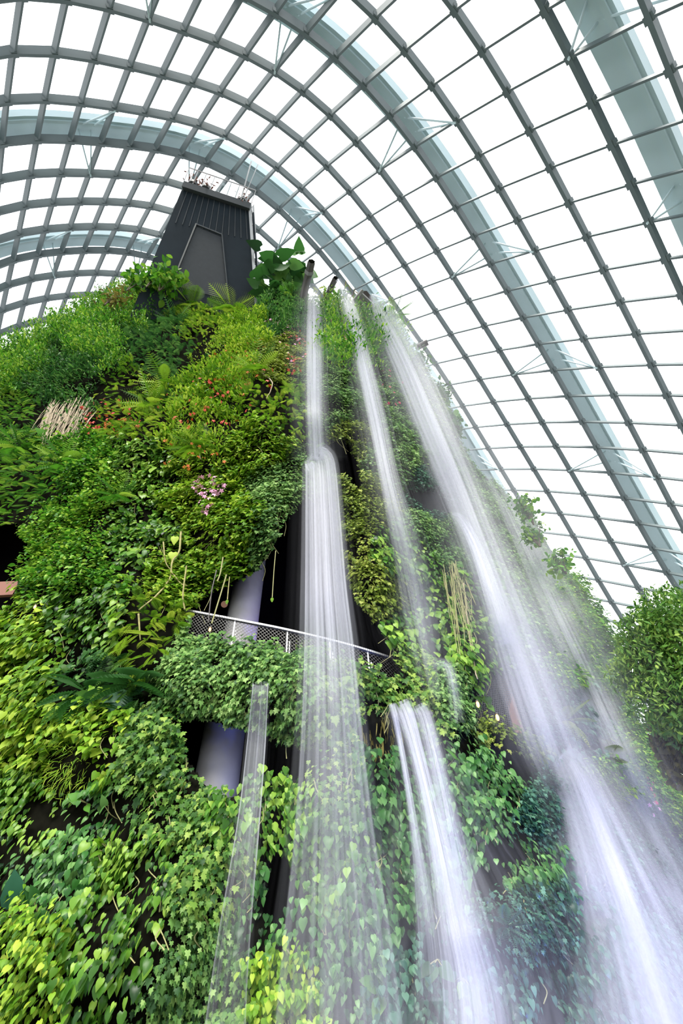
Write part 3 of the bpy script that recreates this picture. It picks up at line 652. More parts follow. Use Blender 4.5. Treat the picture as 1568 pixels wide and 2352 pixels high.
for (x, y), d_, lab in LAMPS:
    p, n = on(x, y, .7); l = empty('wall_lamp', p); tag(l, lab, 'lamp', 'small warm lamps on the mountain')
    s_l = .036 if x > 1000 else .03
    m = MB(); t = np.linspace(0, math.pi, 9); m.tube([p+np.array((0, 0, s_l*1.9*-math.cos(a))) for a in t], [max(.004, s_l*math.sin(a)) for a in t], 12); m.build('bulb', M['lamp'], l, True)
    m = MB(); m.tube([p+np.array((0, 0, s_l*1.7)), p+np.array((0, 0, s_l*2.6))], .03, 10); m.bar(p+np.array((0, 0, s_l*2.4)), p+np.array((0, .4, s_l*2.4)), .02, .02); m.build('socket', M['pipe'], l)
p = aty(515, 1388, 12.2); m = MB(); t = np.linspace(0, math.pi, 13); m.tube([p+np.array((0, 0, -.11*math.cos(a))) for a in t], [max(.004, .11*math.sin(a)) for a in t], 20)
gl_ = empty('globe_lamp', p); tag(gl_, 'dim round globe lamp in the dark left of the violet column', 'lamp'); m.build('globe', M['globe'], gl_, True)
m = MB(); m.tube([p+np.array((0, 0, .1)), p+np.array((0, 0, 1.6))], .012, 6); m.build('cord', M['pipe'], gl_)
def spot(loc, aim, energy, col, size, blend=.6, rad=.15):
    l = bpy.data.lights.new('uplight', 'SPOT'); l.energy = energy; l.color = col; l.spot_size = math.radians(size); l.spot_blend = blend; l.shadow_soft_size = rad
    o = bpy.data.objects.new('uplight', l); COL.objects.link(o); o.location = V(loc); o.rotation_euler = (V(aim)-V(loc)).to_track_quat('-Z', 'Y').to_euler(); return o
spot(aty(640, 1515, 10.3), aty(585, 1380, 11.2), 2800, (.34, .26, 1.0), 60)
spot(aty(600, 1800, 9.3), aty(520, 1740, 10.2), 40, (.40, .45, 1.0), 70)
spot((6.5, 4.2, .3), aty(1330, 1950, 10), 2200, (.08, .15, 1.0), 75)
spot((3.0, 3.6, .3), aty(1050, 2050, 9), 700, (.08, .15, 1.0), 70)

# ------------------------------------------------------------------ the dark lift tower on the summit
tw = empty('lift_tower', atr(500, 700, 40)); tag(tw, 'leaning dark clad tower rising from the summit planting', 'tower')
TL, TR, BR, BL = atr(417, 436, 45.0), atr(571, 486, 45.0), atr(596, 800, 37.0), atr(268, 800, 37.0)
bd = unit((TL+TR)/2-CAM)*1.0+np.array((0, 1.2, .2)); bd = bd*2.0
def face(u, v): return (TL*(1-u)+TR*u)*(1-v)+(BL*(1-u)+BR*u)*v
fn = unit(np.cross(TR-TL, BL-TL)); fn = fn if fn@(CAM-TL) > 0 else -fn
_d = ray(596, 800); BR = CAM+_d*(((TL-CAM)@fn)/(_d@fn))
m = MB(); m.hexa([BL, BR, BR+bd, BL+bd, TL, TR, TR+bd, TL+bd]); m.build('body', M['clad'], tw)
m = MB()
for u in np.linspace(.08, .95, 12): m.bar(face(u, .0)+fn*.02, face(u, .22)+fn*.02, .05, .05, fn)
m.build('cladding_seam', M['seam'], tw)
def facepx(px, py):
    d = ray(px, py); return CAM+d*(((TL-CAM)@fn)/(d@fn))
m = MB(); m.bar(facepx(450, 517)+fn*.12, facepx(394, 655)+fn*.12, .09, .12, fn); m.build('light_strip', M['grey'], tw)
m = MB(); m.bar(facepx(509, 541)+fn*.12, facepx(524, 690)+fn*.12, .09, .12, fn); m.build('light_strip', M['seam'], tw)
m = MB(); m.bar(facepx(450, 517)+fn*.1, facepx(509, 541)+fn*.1, .10, .1, fn); m.build('portal_head', M['seam'], tw)
m = MB(); q4 = [facepx(x, y) for x, y in ((396, 655), (524, 690), (508, 545), (452, 521))]; m.hexa([q-fn*.3 for q in q4]+[q+fn*.03 for q in q4]); m.build('portal_recess', mat('portal_cladding', (.030, .036, .042), .6, noise=.1), tw)
upv = unit(TL-BL)
m = MB(); m.hexa([TL+fn*.35, TR+fn*.35, TR+bd, TL+bd]+[q+upv*.55 for q in (TL+fn*.35, TR+fn*.35, TR+bd, TL+bd)]); m.build('deck_edge', M['seam'], tw)
tr0, tr1 = TL+fn*.3+upv*.55, TR+fn*.3+upv*.55
zz = np.array((0, 0, 1.0))
m = MB(); m.bar(tr0+upv*1.4, tr1+upv*1.4, .06, .06, upv)
for u in np.linspace(0, 1, 9): q = tr0*(1-u)+tr1*u; m.bar(q, q+upv*1.4, .05, .05, fn)
m.build('deck_railing', M['rail'], tw)
m = MB(); m.hexa([tr0*(1-a)+tr1*a+upv*b+fn*c for c in (0, .03) for a, b in ((.5, .1), (.76, .1), (.76, 1.1), (.5, 1.1))]); m.build('glass_balustrade', M['clear'], tw)
m = MB(); m.bar(tr0*.16+tr1*.84, tr0*.16+tr1*.84+upv*4.2+np.array((-.3, 0, 0)), .10, .1, fn); m.bar(tr0*.13+tr1*.87, tr0*.1+tr1*.9+upv*4.0, .06, .06, fn); m.build('lightning_mast', M['rail'], tw)
# white truss running down the tower's right edge
e0, e1 = facepx(573, 480), facepx(590, 735); f0, f1 = atr(581, 471, 46.5), atr(597, 735, 39.5)
for a, b, w_, mt in ((e0, e1, .22, 'rail'), (f0, f1, .16, 'rail')):
    m = MB(); m.bar(a, b, w_, w_, fn); m.build('truss_chord', M[mt], tw)
m = MB(); m.bar(e0+np.array((.22, .3, 0)), e1+np.array((.22, .3, 0)), .12, .2, fn); m.build('dark_guide_rail', M['clad'], tw)
for k in range(7):
    u = k/6; m = MB(); m.bar(e0*(1-u)+e1*u, f0*(1-u)+f1*u, .1, .1, fn)
    if k < 6: m.bar(f0*(1-u)+f1*u, e0*(1-u-1/6)+e1*(u+1/6), .06, .06, fn)
    m.build('truss_brace', M['rail'], tw)
for u, h, lab in ((.12, 1.5, 'reddish planter shrub on the tower deck, at its left corner'), (.31, 1.2, 'reddish planter shrub on the tower deck, between left corner and glass'), (.86, 1.7, 'reddish planter shrub on the tower deck beside the mast')):
    q = tr0*(1-u)+tr1*u-fn*.2; t = empty('planter_shrub', q); tag(t, lab, 'shrub', 'planter shrubs on the tower deck')
    m = MB(); m.tube([q, q+zz*.4], [.35, .42], 12); m.build('planter', M['seam'], t)
    n = 110; P = q+np.array((0, 0, .4))+RNG.normal(0, 1, (n, 3))*np.array((.32, .3, h*.22))+np.array((0, 0, h*.25)); T = unit(RNG.normal(0, 1, (n, 3))+zz*.5)
    put('foliage', np_mesh('foliage', *leaves(LANCE, P, T, unit(RNG.normal(0, 1, (n, 3))), np.full(n, .3))), M['brown'], t)

# ------------------------------------------------------------------ water spouts on the summit
def spout(a, b, w_, h_, lab, bands=(.25,)):
    t = empty('water_spout', a); tag(t, lab, 'spout', 'summit water spouts'); m = MB(); m.bar(a, b, w_, h_, (0, -1, .3)); m.build('channel', M['pipe'], t, bevel=.02)
    for u in bands:
        q = b*(1-u)+a*u; m = MB(); d_ = unit(b-a); m.bar(q-d_*.12, q+d_*.12, w_*1.12, h_*1.12, (0, -1, .3)); m.build('clamp', M['grey'], t)
    d_ = unit(b-a); m = MB(); m.bar(b-d_*.05, b+d_*.12, w_*.8, h_*.8, (0, -1, .3)); m.build('lip', M['soil'], t)
spout(atr(694, 690, 37), atr(715, 602, 36), .42, .36, 'thick dark square spout pipe above the thin top stream', (.26,))
spout(atr(736, 712, 37), atr(770, 640, 36), .28, .3, 'thin dark spout pipe leaning right between the two upper streams', (.3,))
t = empty('scoop_spout', atr(830, 720, 36)); tag(t, 'round edged dark scoop spout at the head of the big fall', 'spout', 'summit water spouts')
out_ = [(812, 690), (832, 668), (842, 668), (852, 680), (858, 700), (858, 730), (838, 735)]
f_ = [atr(x, y, 36.0) for x, y in out_]; g_ = [q+np.array((.2, 1.6, .6)) for q in f_]; k = len(f_)
m = MB(); m.add(f_+g_, [tuple(range(k)), tuple(range(2*k-1, k-1, -1))]+[(i, (i+1) % k, k+(i+1) % k, k+i) for i in range(k)]); m.build('scoop', M['pipe'], t)
m = MB(); m.bar(atr(809, 694, 35.6), atr(833, 666, 35.6), .2, .2, (0, -1, 0)); m.build('rim', M['grey'], t)
m = MB(); m.bar(atr(830, 676, 35.7), atr(858, 702, 35.7), .18, .2, (0, -1, 0)); m.build('brace', M['grey'], t)
for a, b, lab in (((968, 794), (982, 786), 'short dark pipe end jutting past the right skyline'),):
    m = MB(); m.tube([atr(a[0]-14, a[1]+6, 36), atr(*b, 36)], .22, 12); tag(m.build('overflow_pipe', M['pipe']), lab, 'pipe')

# ------------------------------------------------------------------ plants with stems on the skyline, trees at the right
def plant(name, base, height, width, stems, tp, size, mk, n, lab, cat, group=None, droop=.0, bark='bark_d', clusters=None, trunk=.03):
    """stems fork up from the base; leaves gather round the upper stems"""
    t = empty(name, base); tag(t, lab, cat, group); ends = []
    for k in range(stems):
        g = RNG.uniform(0, 2*math.pi); w_ = width*RNG.uniform(.2, 1.0); h_ = height*RNG.uniform(.65, 1.0)
        e = base+np.array((math.cos(g)*w_, math.sin(g)*w_, h_)); mid = base*.5+e*.5+np.array((math.cos(g), math.sin(g), 0))*-.12*w_
        q = spline([base, mid, e], 7); m = MB(); m.tube(q, np.linspace(trunk, trunk*.3, 7), 6); m.build('stem', M[bark], t); ends.append(q)
    k = RNG.integers(0, stems, n); u = RNG.uniform(.25, 1, n)**.7*6; i = np.minimum(u.astype(int), 5); E = np.array(ends)
    P = E[k, i]*(1-(u-i))[:, None]+E[k, i+1]*(u-i)[:, None]+RNG.normal(0, 1, (n, 3))*size*np.array((.8, .8, .5))
    T = unit(RNG.normal(0, 1, (n, 3))+np.array((0, 0, -droop))); Z = unit(RNG.normal(0, .6, (n, 3))+np.array((0, 0, 1.0)))
    put('foliage', np_mesh('foliage', *leaves(tp, P, T, Z, size*np.exp(RNG.normal(0, .2, n)))), LM[mk], t); return t
def rise(px, py, r): return atr(px, py, r)
for (x, y, r, h_, w_, s_n, tp, sz, mk, n, lab) in (
    (290, 668, 38, 4.6, .9, 5, OVAL, .42, 'green', 150, 'tall sparse leafy shrub standing clear of the skyline left of the tower'),
    (335, 660, 38, 4.2, .8, 5, OVAL, .42, 'green', 170, 'tall leafy shrub touching the left foot of the tower'),
    (240, 700, 38, 2.6, .8, 5, LANCE, .4, 'brown', 120, 'small brownish shrub on the skyline left of the sparse tall one'),
    (365, 668, 37, 3.2, 1.2, 6, OVAL, .45, 'green', 220, 'broad fresh shrub in front of the tower left edge'),
    (625, 690, 38, 6.2, 1.6, 5, HEART, 1.25, 'dark', 60, 'plant with very large dark leaves right of the white truss'),
    (668, 690, 38, 4.6, 1.2, 5, HEART, .95, 'dark', 70, 'large leaved dark plant next to the thick spout pipe'),
    (750, 715, 38, 1.9, 1.2, 6, LANCE, .5, 'olive', 130, 'thin spiky shrub on the skyline between the two spout pipes'),
    (785, 716, 38, 1.5, .9, 6, STRAP, .7, 'brown', 110, 'spiky brownish tuft on the skyline left of the scoop spout'),
    (1225, 1205, 17.5, 1.4, .35, 7, OVAL, .17, 'green', 230, 'trailing vine jutting past the right skyline halfway down'),
    (1240, 1255, 17.2, 1.0, .35, 6, OVAL, .16, 'green', 170, 'lower trailing vine jutting past the right skyline'),
    (1300, 1318, 16.6, .8, .4, 5, OVAL, .2, 'green', 140, 'small leafy sprig on the right skyline above the fresh shrub'),
    (1015, 935, 30, 2.4, 1.0, 8, LANCE, .34, 'dark', 420, 'wispy dark shrub hanging off the right skyline beside the big fall'),
    (1035, 1010, 24, 1.6, .7, 7, OVAL, .3, 'dark', 300, 'dark rounded shrub on the right skyline below the wispy one'),
    (965, 850, 33, 2.6, 1.0, 7, LANCE, .4, 'dark', 260, 'pale misted shrub on the right skyline near the pipe end'),
    (700, 1500, 9.9*1.35, .5, .12, 3, HEART, .15, 'lime', 12, 'little yellow green sprout at the middle of the railing'),
):
    plant('skyline_shrub' if y < 1400 else 'sprout', rise(x, y, r), h_, w_, s_n, tp, sz, mk, n, lab, 'shrub', 'shrubs standing clear of the wall')
def tree(base, lean, h_, rx, tp, size, mk, n, lab, blobs, name='tree'):
    t = empty(name, base); tag(t, lab, 'tree', 'trees at the right edge')
    topp = base+np.array(lean); q = spline([base, base*.5+topp*.5+np.array((.2, 0, 0)), topp], 10); m = MB(); m.tube(q, np.linspace(.22, .07, 10), 10); m.build('trunk', M['bark_d'], t, True)
    P = []; Z = []
    for (c, r, k) in blobs:
        k = int(k*2.6)
        m = MB(); s0 = q[RNG.integers(4, 9)]; m.tube(spline([s0, s0*.4+c*.6+np.array((0, 0, .2)), c], 6), np.linspace(.07, .02, 6), 6); m.build('branch', M['bark_d'], t)
        d = unit(RNG.normal(0, 1, (k, 3))); P.append(c+d*r*(RNG.uniform(.35, 1, (k, 1))**.6)); Z.append(d)
    P = np.concatenate(P); Z = unit(np.concatenate(Z)*.6+np.array((0, 0, .7))+RNG.normal(0, .35, P.shape)); k = len(P)
    T = unit(RNG.normal(0, .8, (k, 3))+np.array((0, 0, -.45)))
    tint = np.clip(.5+.3*vnoise(P, 61, .9)+RNG.normal(0, .15, k), 0, 1)
    put('foliage', np_mesh('foliage', *leaves(tp, P, T, Z, size*np.exp(RNG.normal(0, .2, k)), tint)), LM[mk], t)
TR_ = 13.0
def bl(lst, r): return [(atr(x, y, r+RNG.uniform(-.8, .8)), s, k) for x, y, s, k in lst]
tree(np.array((atr(1600, 1800, TR_)[0], atr(1600, 1800, TR_)[1], 0.0)), tuple(atr(1540, 1500, TR_)-np.array((atr(1600, 1800, TR_)[0], atr(1600, 1800, TR_)[1], 0.0))), 0, 0, LANCE, .12, 'ivy', 0,
     'dense dark green tree leaning in at the right edge',
     bl([(1530, 1410, .75, 620), (1480, 1450, .6, 460), (1570, 1470, .9, 800), (1500, 1520, .8, 800), (1560, 1570, .9, 900), (1450, 1550, .5, 300), (1620, 1420, .9, 600), (1620, 1580, .9, 600), (1520, 1610, .7, 560), (1640, 1680, .9, 500), (1560, 1650, .6, 420), (1445, 1500, .35, 110)], TR_))
tree(np.array((atr(1700, 1900, 14)[0], atr(1700, 1900, 14)[1], 0.0)), tuple(atr(1600, 1720, 14)-np.array((atr(1700, 1900, 14)[0], atr(1700, 1900, 14)[1], 0.0))), 0, 0, OVAL, .13, 'brown', 0,
     'small tree with yellowish brown leaves under the dark tree at the right edge',
     bl([(1545, 1690, .5, 420), (1575, 1760, .55, 460), (1600, 1700, .8, 620), (1530, 1650, .35, 200)], 14.0))

# ------------------------------------------------------------------ ferns, broad leaves, dry fronds, vines, roots
def fern(px, py, r, nf, L, mk, lab, tp=FERN, name='fern', cat='fern', droop=.5, out=.3, ang=(0, 2*math.pi)):
    p, nrm = on(px, py, out); t = empty(name, p); tag(t, lab, cat, 'single ferns and palms on the wall')
    s1 = unit(np.cross(nrm, (0, 0, 1))); s2 = np.cross(s1, nrm)
    for k in range(nf):
        g = ang[0]+(ang[1]-ang[0])*(k+RNG.uniform(-.3, .3))/nf; d = unit(math.cos(g)*s1+math.sin(g)*s2+nrm*.9+np.array((0, 0, -droop*.4)))
        put('frond', np_mesh('frond', *leaves(tp, p[None], d[None], unit(nrm[None]*.4+np.array((0, 0, 1.0))), np.array([L*RNG.uniform(.8, 1.15)]))), LM[mk], t)
for a in ((440, 705, 0, 9, 1.9, 'limefern', 'yellow green palm like fern in front of the tower base', PALM), (405, 700, 0, 8, 1.6, 'limefern', 'smaller yellow palm fern left of the tower base palm', PALM), (530, 715, 0, 8, 1.8, 'limefern', 'lime palm fern below the tower\'s light strip', PALM),
          (400, 745, 0, 8, 1.7, 'darkfern', 'dark fern in the hollow under the tower base', FERN), (350, 930, 0, 9, 1.6, 'limefern', 'bright lime fern plume left of the red blooms', FERN), (380, 880, 0, 9, 1.5, 'limefern', 'lime fern plume above the bright plume', FERN),
          (590, 850, 0, 8, 1.6, 'limefern', 'arching lime fern at the upper edge of the golden shrub', FERN), (670, 690, 0, 8, 1.6, 'green', 'green fern at the foot of the thick spout pipe', FERN),
          (45, 1030, 0, 10, 1.5, 'fern', 'pale fern at the left edge below the dry straw fronds', FERN), (150, 1070, 0, 9, 1.3, 'fern', 'soft fern left of the red bloomed mound', FERN), (450, 1030, 0, 9, 1.1, 'limefern', 'strap leaved lime fern above the pink flowers', PALM),
          (270, 1140, 0, 8, 1.0, 'fern', 'small fern in the dark creeper under the red blooms', FERN), (300, 1575, 0, 7, 1.1, 'darkfern', 'dark palm like fern left of the balcony ivy', PALM), (200, 1590, 0, 7, .9, 'darkfern', 'dark drooping fern between the yellow leaved plants', PALM),
          (1300, 1655, 0, 7, .7, 'olive', 'olive fern beside the right veil, level with the netted window', FERN), (1400, 1745, 0, 8, .9, 'olive', 'yellowish drooping fern right of the second cascade\'s lip', FERN), (1160, 2130, 0, 9, .38, 'tealmoss', 'bluish fern in the dark below the recess', FERN), (905, 725, 0, 8, 1.5, 'green', 'green fern hanging under the scoop spout', FERN)):
    mk = {'limefern': 'lime', 'darkfern': 'dark', 'fern': 'green', 'green': 'green', 'olive': 'olive', 'tealmoss': 'teal'}[a[5]]
    fern(a[0], a[1], 0, a[3], a[4], mk, a[6], a[7], 'palm_fern' if a[7] is PALM else 'fern')
def broadleaf(px, py, L, mk, lab, n=3, tp=HEART):
    p, nrm = on(px, py, .35); L = L*np.interp(py, [1500, 2300], [.75, .5]); t = empty('broad_leaved_plant', p); tag(t, lab, 'plant', 'broad leaved plants on the wall')
    for k in range(n):
        d = unit(np.array((RNG.uniform(-1, 1), 0, RNG.uniform(-1, .5)))+nrm*.3); b = p+d*.1
        put('leaf', np_mesh('leaf', *leaves(tp, b[None], d[None], unit(nrm[None]+np.array((0, 0, .4))), np.array([L*RNG.uniform(.8, 1.1)]))), LM[mk], t)
        m = MB(); m.tube(spline([p-nrm*.3, p-nrm*.1, b], 5), .007, 5); m.build('leaf_stalk', M['root'], t)
for a in ((30, 2095, .75, 'teal', 'broad blue green leaf at the lower left edge', 2), (85, 2085, .45, 'dark', 'dark rosette of leaves beside the broad blue green leaf', 6), (195, 1842, .36, 'green', 'pair of round leaves alone in the dark hollow at lower left', 3), (245, 1865, .3, 'grey', 'single pale leaf at the right side of the dark hollow', 1),
          (190, 1600, .7, 'teal', 'long blue green leaves above the yellow mound at left', 3), (300, 1590, .7, 'teal', 'long dark leaves left of the balcony ivy', 3), (245, 1945, .32, 'lime', 'lime leaf cluster under the dark hollow', 5), (1060, 1750, .5, 'green', 'single bright round leaf right of the twin cascade', 1), (110, 1005, .8, 'green', 'tall pale leaves in front of the dry straw fronds', 3),
          (1000, 2200, .45, 'dark', 'dark broad leaves left of the twin cascade\'s foot', 3), (880, 2270, .5, 'heart', 'pair of big heart leaves at the bottom edge', 2), (1070, 2240, .5, 'heart', 'big pale leaf at the bottom edge right of the twin cascade', 2), (1400, 1960, .3, 'lime', 'single yellow leaf on the wide lower cascade', 1)):
    broadleaf(*a)
p, nrm = on(165, 950, .5); t = empty('dry_palm_skirt', p); tag(t, 'skirt of dry straw coloured fronds hanging at upper left', 'dry fronds')
THINB = blade([(0, .003), (.35, .007), (.75, .006), (1, .0)], .1, .12)
for k in range(96):
    u = RNG.uniform(0, 1); a0, _ = on(112+112*u+RNG.uniform(-8, 8), 922+RNG.uniform(-10, 30), .7+RNG.uniform(0, .4)); a2, _ = on(72+92*u+RNG.uniform(-14, 14), 985+28*u+RNG.uniform(-22, 20), 1.2+RNG.uniform(0, .4))
    put('dry_frond', np_mesh('dry_frond', *leaves(THINB, a0[None], (a2-a0)[None], nrm[None], np.array([np.linalg.norm(a2-a0)]))), M['straw'], t)
def vine(pts, r0, r1, mk, name, lab, cat, group=None, out=.5, leafy=0):
    q = spline([on(x, y, out)[0] for x, y in pts], 24); t = empty(name, q[0]); tag(t, lab, cat, group)
    q = q+np.stack([vnoise(q, 71+s, 4) for s in range(3)], 1)*.02
    m = MB(); m.tube(q, np.linspace(r0, r1, 24), 6); m.build('stem', M[mk], t, True)
    if leafy:
        P = q[RNG.integers(2, 24, leafy)]; put('foliage', np_mesh('foliage', *leaves(HEART, P, unit(RNG.normal(0, .5, (leafy, 3))+np.array((0, 0, -1.0))), unit(RNG.normal(0, .4, (leafy, 3))+nrm), np.full(leafy, .14))), LM['lime'], t)
    return t
t = vine([(415, 1222), (412, 1265), (395, 1290), (390, 1330), (350, 1375), (320, 1400)], .034, .018, 'bark', 'woody_vine', 'crooked pale woody vine over the lime creeper left of the main opening', 'vine', out=.75)
for br in ([(375, 1245), (380, 1290), (394, 1312)], [(395, 1315), (415, 1340), (430, 1345)], [(318, 1410), (322, 1470)]):
    q = spline([on(x, y, .75)[0] for x, y in br], 12); m = MB(); m.tube(q, np.linspace(.024, .014, 12), 6); m.build('side_branch', M['bark'], t, True)
for (x, y), s in (((402, 1232), .34), ((398, 1268), .34)):
    p, nrm = on(x, y, .8); put('yellow_leaf', np_mesh('yellow_leaf', *leaves(HEART, p[None], np.array([[0.1, 0, -1.0]]), nrm[None], np.array([s]), np.array([1.0]))), LM['lime'], t)
def hang(pts, Y, r, mk, lab, leafy=False):
    q = spline([aty(x, y, Y) for x, y in pts], 14); t = empty('hanging_root', q[0]); tag(t, lab, 'aerial root', 'thin roots hanging in the main opening'); m = MB(); m.tube(q, r, 5); m.build('strand', M[mk], t)
    if leafy: put('tip_leaf', np_mesh('tip_leaf', *leaves(OVAL, q[-1][None], np.array([[0, 0, -1.0]]), np.array([[0, -1.0, 0]]), np.array([.14]))), LM['lime'], t)
hang([(633, 1265), (629, 1310), (625, 1372)], 9.3, .012, 'root', 'single thread root with green tip right of the violet column', True)
hang([(497, 1310), (486, 1360), (478, 1430)], 9.3, .016, 'pipe', 'dark hanging root crossing the railing, left of the paler one')
hang([(520, 1320), (505, 1370), (486, 1432)], 9.3, .018, 'root', 'pale hanging root crossing the railing left of the violet column')
hang([(512, 1280), (506, 1315), (499, 1335)], 9.3, .02, 'root', 'short twisted root under the bright yellow ivy')
hang([(527, 1325), (524, 1355), (522, 1377)], 9.3, .014, 'bark', 'short brown root with one leaf beside the violet column', True)
hang([(428, 1300), (420, 1365), (424, 1400)], 9.2, .02, 'bark', 'pale root hanging at the left end of the railing')
t = empty('root_curtain', on(1040, 1310, .6)[0]); tag(t, 'curtain of pale yellow roots hanging left of the small arching jet', 'roots')
for k in range(34):
    x0 = 1015+RNG.uniform(0, 50); y0 = 1285+RNG.uniform(0, 40); L = RNG.uniform(60, 190); q = spline([on(x0, y0, .55)[0], on(x0+8+RNG.uniform(-6, 10), y0+L*.5, .6)[0], on(x0+22+RNG.uniform(-10, 16), y0+L, .6)[0]], 10)
    m = MB(); m.tube(q, .008, 5); m.build('root_strand', M['root'], t)
for (pts, lab) in (([(600, 855), (625, 880), (612, 915)], 'pale arching dead stem on the golden shrub high on the wall'), ([(1065, 1340), (1075, 1440), (1095, 1560)], 'long pale root trailing down to the netted window'), ([(460, 1055), (455, 1020), (430, 1060)], 'thin bent stem above the pink flowers')):
    vine(pts, .04 if pts[0][1] < 1000 else .018, .015, 'straw', 'trailing_stem', lab, 'stem', 'loose trailing stems', out=.7)

# ------------------------------------------------------------------ blossoms: parts of the shrubs they grow on
def bloom_mesh(mk):
    v = []; f = []
    for k in range(5):
        g = 2*math.pi*k/5; c, s = math.cos(g), math.sin(g); i = len(v)
        v += [(0, 0, 0), (c*.5-s*.3, s*.5+c*.3, .15), (c, s, -.1), (c*.5+s*.3, s*.5-c*.3, .15)]; f += [(i, i+1, i+2), (i, i+2, i+3)]
    me = np_mesh('blossom', np.array(v)*1.0, np.array(f)); me.materials.append(M[mk]); return me
BM = {k: bloom_mesh(k) for k in ('red', 'orange', 'pink', 'magenta')}
def owner(px, py):
    p, _ = on(px, py); k = int(np.argmin(np.linalg.norm(np.array((px, py))-seeds, axis=1)/reach)); return k
def blooms(cx, cy, rx, ry, n, mk, size, host, out=.8):
    for k in range(n):
        g = RNG.uniform(0, 2*math.pi); r = math.sqrt(RNG.uniform(0, 1)); p, nrm = on(cx+rx*r*math.cos(g), cy+ry*r*math.sin(g), out+RNG.uniform(-.1, .15))
        o = bpy.data.objects.new('blossom', BM[mk]); COL.objects.link(o); o.parent = host
        o.matrix_world = Matrix.Translation(V(p)) @ V(unit(nrm+RNG.normal(0, .5, 3))).to_track_quat('Z', 'Y').to_matrix().to_4x4() @ Matrix.Diagonal((size, size, size*1.3, 1))
def host(words):
    for q, o in zip(PATCH, PLANT):
        if words in q[5]: return o
blooms(560, 790, 60, 40, 33, 'orange', 0.116, host("under the tower's right corner"))
blooms(650, 740, 50, 35, 39, 'pink', 0.116, host('beside the white tower frame'))
blooms(545, 860, 90, 55, 59, 'red', 0.102, host('golden green shrub dotted')); blooms(540, 850, 80, 50, 28, 'orange', 0.102, host('golden green shrub dotted'))
blooms(675, 800, 30, 60, 52, 'red', 0.095, host('rusty red tips')); blooms(672, 790, 30, 50, 31, 'pink', 0.088, host('rusty red tips'))
blooms(250, 960, 75, 45, 62, 'red', 0.095, host('lime fern mound')); blooms(240, 980, 60, 40, 26, 'orange', 0.095, host('lime fern mound'))
blooms(470, 930, 110, 60, 59, 'red', 0.088, host('broad yellow green mound')); blooms(440, 1040, 90, 40, 23, 'orange', 0.082, host('broad yellow green mound'))
blooms(478, 1115, 38, 24, 44, 'pink', 0.095, host('cluster of pale pink')); blooms(472, 1155, 18, 26, 18, 'pink', 0.095, host('cluster of pale pink'))
blooms(762, 770, 35, 50, 28, 'magenta', 0.102, host('reddish shoots')); blooms(895, 890, 30, 60, 15, 'magenta', 0.095, host('moss and red shoots'))
blooms(1510, 1770, 55, 80, 28, 'magenta', 0.061, host('small red blooms at the right edge')); blooms(1520, 1830, 45, 50, 20, 'pink', 0.054, host('small red blooms at the right edge'))
